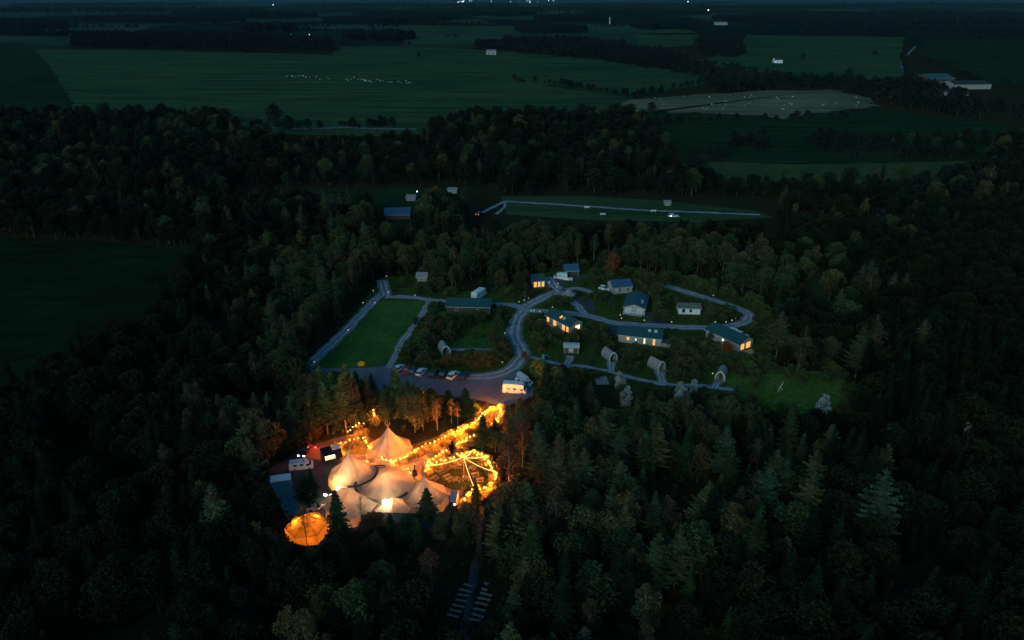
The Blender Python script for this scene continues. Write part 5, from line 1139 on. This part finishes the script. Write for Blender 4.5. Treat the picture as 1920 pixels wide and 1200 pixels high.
# distant woods and hedgerows
W = {
 'W1': ([(135,62),(400,64),(560,70),(625,82),(620,102),(480,100),(135,90)], 11), 'W2': ([(900,80),(1000,74),(1100,76),(1190,90),(1250,100),(1330,134),(1345,150),(1250,135),(1100,112),(960,100),(880,92)], 11),
 'W3': ([(1310,66),(1370,68),(1400,98),(1390,110),(1320,108),(1300,94)], 11), 'W4': ([(1320,160),(1400,150),(1500,146),(1700,160),(1990,225),(1990,250),(1750,210),(1640,192),(1560,170),(1450,170),(1340,176)], 10),
 'W5': ([(-250,222),(130,218),(300,214),(420,218),(462,262),(600,272),(690,270),(780,262),(815,240),(870,222),(1000,214),(1190,224),(1240,262),(1275,305),(1340,350),(1480,358),(1480,374),(950,366),(880,352),(470,352),(300,400),(-250,450)], 7.5),
 'W6': ([(1620,275),(1990,250),(2100,420),(1480,395),(1480,365),(1520,354),(1745,352),(1830,330),(1850,300)], 8), 'W7': ([(1370,262),(1440,262),(1440,282),(1365,282)], 7), 'W8': ([(1500,262),(1700,262),(1690,296),(1540,292)], 9),
 'W9': ([(1440,410),(1990,420),(2050,520),(1440,470)], 8), 'W10': ([(480,235),(550,235),(545,243),(480,243)], 9), 'W11': ([(630,232),(720,230),(745,238),(640,244)], 8), 'W12': ([(130,62),(0,60),(-200,58),(-200,66),(130,70)], 14),
 'W13': ([(1340,346),(1480,340),(1800,346),(1900,356),(1900,366),(1350,362)], 7), 'W14': ([(640,385),(880,382),(900,400),(640,402)], 12), 'W15': ([(-300,395),(640,395),(640,400),(380,470),(180,450),(-300,438)], 8),
}
fpts = []
def area(q): return abs(sum(q[i][0] * q[(i + 1) % len(q)][1] - q[(i + 1) % len(q)][0] * q[i][1] for i in range(len(q)))) / 2
for k, (poly, sp) in W.items():
    gp = [(G(*p).x, G(*p).y) for p in poly]; n = int(area(gp) / sp ** 2); x0, x1, y0, y1 = min(p[0] for p in gp), max(p[0] for p in gp), min(p[1] for p in gp), max(p[1] for p in gp); c = 0; tries = 0
    while c < n and tries < n * 12:
        tries += 1; X, Y = rw.uniform(x0, x1), rw.uniform(y0, y1)
        if not inpoly(X, Y, gp): continue
        c += 1; hh = .88 * rw.uniform(.55, 1.35) * (.75 + .5 * noise2(X, Y, 60)) * (.6 if k in ('W7', 'W8', 'W10', 'W11', 'W13') else 1)
        if k in ('W1', 'W2', 'W3', 'W4') and noise2(X, Y, 45) < .2: continue
        if Y < 520 and hides(X, Y, 11 * hh, 4 * hh): continue
        v_ = rw.randrange(3)
        if Y < 900 and k in ('W5', 'W9', 'W14', 'W15', 'W6', 'W13'):
            v_ = rw.choice([0, 1, 2, 3, 3, 4, 5, 6, 7]); hh *= {3: 1.0, 4: 1.05, 5: .8, 6: .85, 7: 1.0}.get(v_, .9)
        fpts.append((X, Y, 0.0, rw.random() * 6, hh, v_))
def hedge(pix, sp, s0=.5, s1=1.0, jit=3):
    pt_ = [G(x, y) for x, y in pix]
    for p in resample(pt_, sp):
        if rw.random() < .25 or noise2(p.x, p.y, 70) < .3: continue
        fpts.append((p.x + rw.uniform(-jit, jit), p.y + rw.uniform(-jit, jit), 0.0, rw.random() * 6, rw.uniform(s0, s1), rw.randrange(3)))
for hline in [[(960,152),(1050,160),(1180,182)], [(1180,184),(1340,152)], [(1215,232),(1300,230),(1400,228),(1600,224)], [(1250,262),(1400,258),(1600,258)], [(840,70),(960,68)], [(1700,72),(1692,112),(1705,152)], [(1400,66),(1700,70),(1920,76)], [(1320,118),(1500,150)],
              [(1240,300),(1500,296),(1830,296)], [(500,54),(780,62)], [(640,84),(770,84)], [(1730,112),(1850,160),(1990,172)], [(470,243),(640,243)], [(460,382),(600,384)]]: hedge(hline, 5.5, .35, .8)
for i in range(60):   # far hedges and tree belts of the farmland beyond two kilometres
    yy = 8 + 50 * rw.random() ** 1.2; x0 = rw.uniform(-50, 1900); L = rw.uniform(80, 420); sl = rw.uniform(-.014, .014)
    hedge([(x0, yy), (x0 + L, yy + L * sl)], 7 + (60 - yy) * .2, .7, 1.4, 9)
def far_wood(x0, y0, x1, y1, sp, sl=0.0):
    a, b = G((x0 + x1) / 2, y1).y, G((x0 + x1) / 2, y0).y; n = int(min(900, (b - a) / sp * (G(x1, y1).x - G(x0, y1).x) / sp)); cx, w = (x0 + x1) / 2, (x1 - x0) / 2
    for k in range(n):
        q = rw.random(); yy = a + (b - a) * q; u = rw.uniform(-1, 1); edge = .55 + .45 * noise2(u * 90 + cx, cx, 13)
        if (abs(q - .5) * 2) ** 2 + u ** 4 > edge: continue
        px = cx + u * w; X = (px - 960) / F * (yy * CP + H * SP); fpts.append((X, yy + u * w * sl, 0.0, rw.random() * 6, rw.uniform(.8, 1.6) * (1 + yy / 9000), rw.randrange(3)))
for (x0, y0, x1, y1) in [(-60,18,520,27),(300,28,600,38),(140,36,470,45),(540,10,1000,14),(820,17,1250,22),(640,26,1010,32),(1090,24,1330,31),(1260,14,1600,19),(1400,27,1960,36),(1480,40,1960,52),(1330,36,1500,42),(-80,46,130,58),(600,40,760,46),(1000,34,1120,40),(1040,10,1330,13),(1550,9,1960,14),(0,9,420,13),(700,36,850,41),(1180,50,1330,57),(960,56,1100,64),(1490,56,1720,64),(1740,58,1960,70),(640,68,780,78),(430,52,560,60)]:
    far_wood(x0, y0, x1, y1, 16 if y0 < 20 else 12)
lone = [(785,108,9,'dark round tree standing alone in the big upper field'), (1058,166,11,'dark round tree on the hedge of the big upper field'), (1222,215,11,'round tree at the near left corner of the pale stubble field'), (517,235,17,'tall dark tree at the near edge of the big upper field'),
        (1505,112,11,'dark tree right of the small white house'), (1590,145,12,'dark tree at the foot of the upper right field'), (1305,360,19,'large dark round tree at the corner of the middle wood'), (1700,128,9,'dark tree beside the farm lane'), (1405,270,10,'round tree in the rough pasture right of the middle wood'), (1425,272,12,'taller round tree beside it in the rough pasture'),
        (540,240,10,'lower tree right of the tall dark one at the field edge'), (735,240,9,'small round tree right of the row above the middle wood'), (1640,105,9,'faint dark tree inside the upper right field')]
srcf = []
for i, (x, y, h, l) in enumerate(lone):
    t = tree('far', G(x, y), h / 11, i * 1.1, i, l, None, wide=.95); srcf.append(t)
NP = []
for p in fpts:
    if p[1] < 520 and p[5] not in (3, 4, 7) and len(NP) < 240: NP.append(p)
rest = [p for p in fpts if p not in set(NP)]
for p in NP:
    u, v = P(p[:3]); kd, vv = {3: ('darkbroad', 0), 4: ('darkbroad', 2), 5: ('birch', 1), 6: ('darkspruce', 1), 7: ('broad', 2)}.get(p[5], ('far', p[5])); w = ('small ' if p[4] < .8 else 'tall ' if p[4] > 1.15 else 'mid-size ') + {'birch': 'slim brownish tree', 'darkspruce': 'pointed dark conifer', 'broad': 'greener round tree', 'far': 'dark rounded tree', 'darkbroad': 'blackish loose-crowned tree'}[kd] + ' edging the middle wood, '
    w += ['far left', 'left', 'above the lawn', 'above the long barn', 'behind the far meadow', 'right of the far meadow', 'far right'][max(0, min(6, int(u / 275)))]; tree(kd, p[:3], p[4], p[3], vv, w, w.replace('tree', 'trees', 1).replace('conifer', 'conifers', 1))
fs_ = [next(v_ for k_, v_ in first.items() if k_[0] == kk) for kk in ('darkbroad', 'darkbroad', 'birch', 'darkspruce', 'broad')]
scatter('distant_woods', rest, srcf[:3] + fs_, 'distant woods, copses and hedgerow trees across the dark farmland', 'woods')
print('far trees', len(fpts), 'bushes', len(pts))

# ------------------------------------------------------------------ haze
if HAZE:
    hz = MB().box(-27000, 27000, -27000, 27000, -30, 118).build('haze', None); tag(hz, 'thin blue evening haze lying over the countryside', 'haze', kind='stuff')
    m = bpy.data.materials.new('evening_haze'); m.use_nodes = True; nt = m.node_tree; nt.nodes.clear(); v = nt.nodes.new('ShaderNodeVolumePrincipled'); o = nt.nodes.new('ShaderNodeOutputMaterial')
    v.inputs['Color'].default_value = (.30, .60, .85, 1); v.inputs['Density'].default_value = 0.000012; nt.links.new(v.outputs[0], o.inputs['Volume']); hz.data.materials.append(m)
print('objects', len(bpy.data.objects))
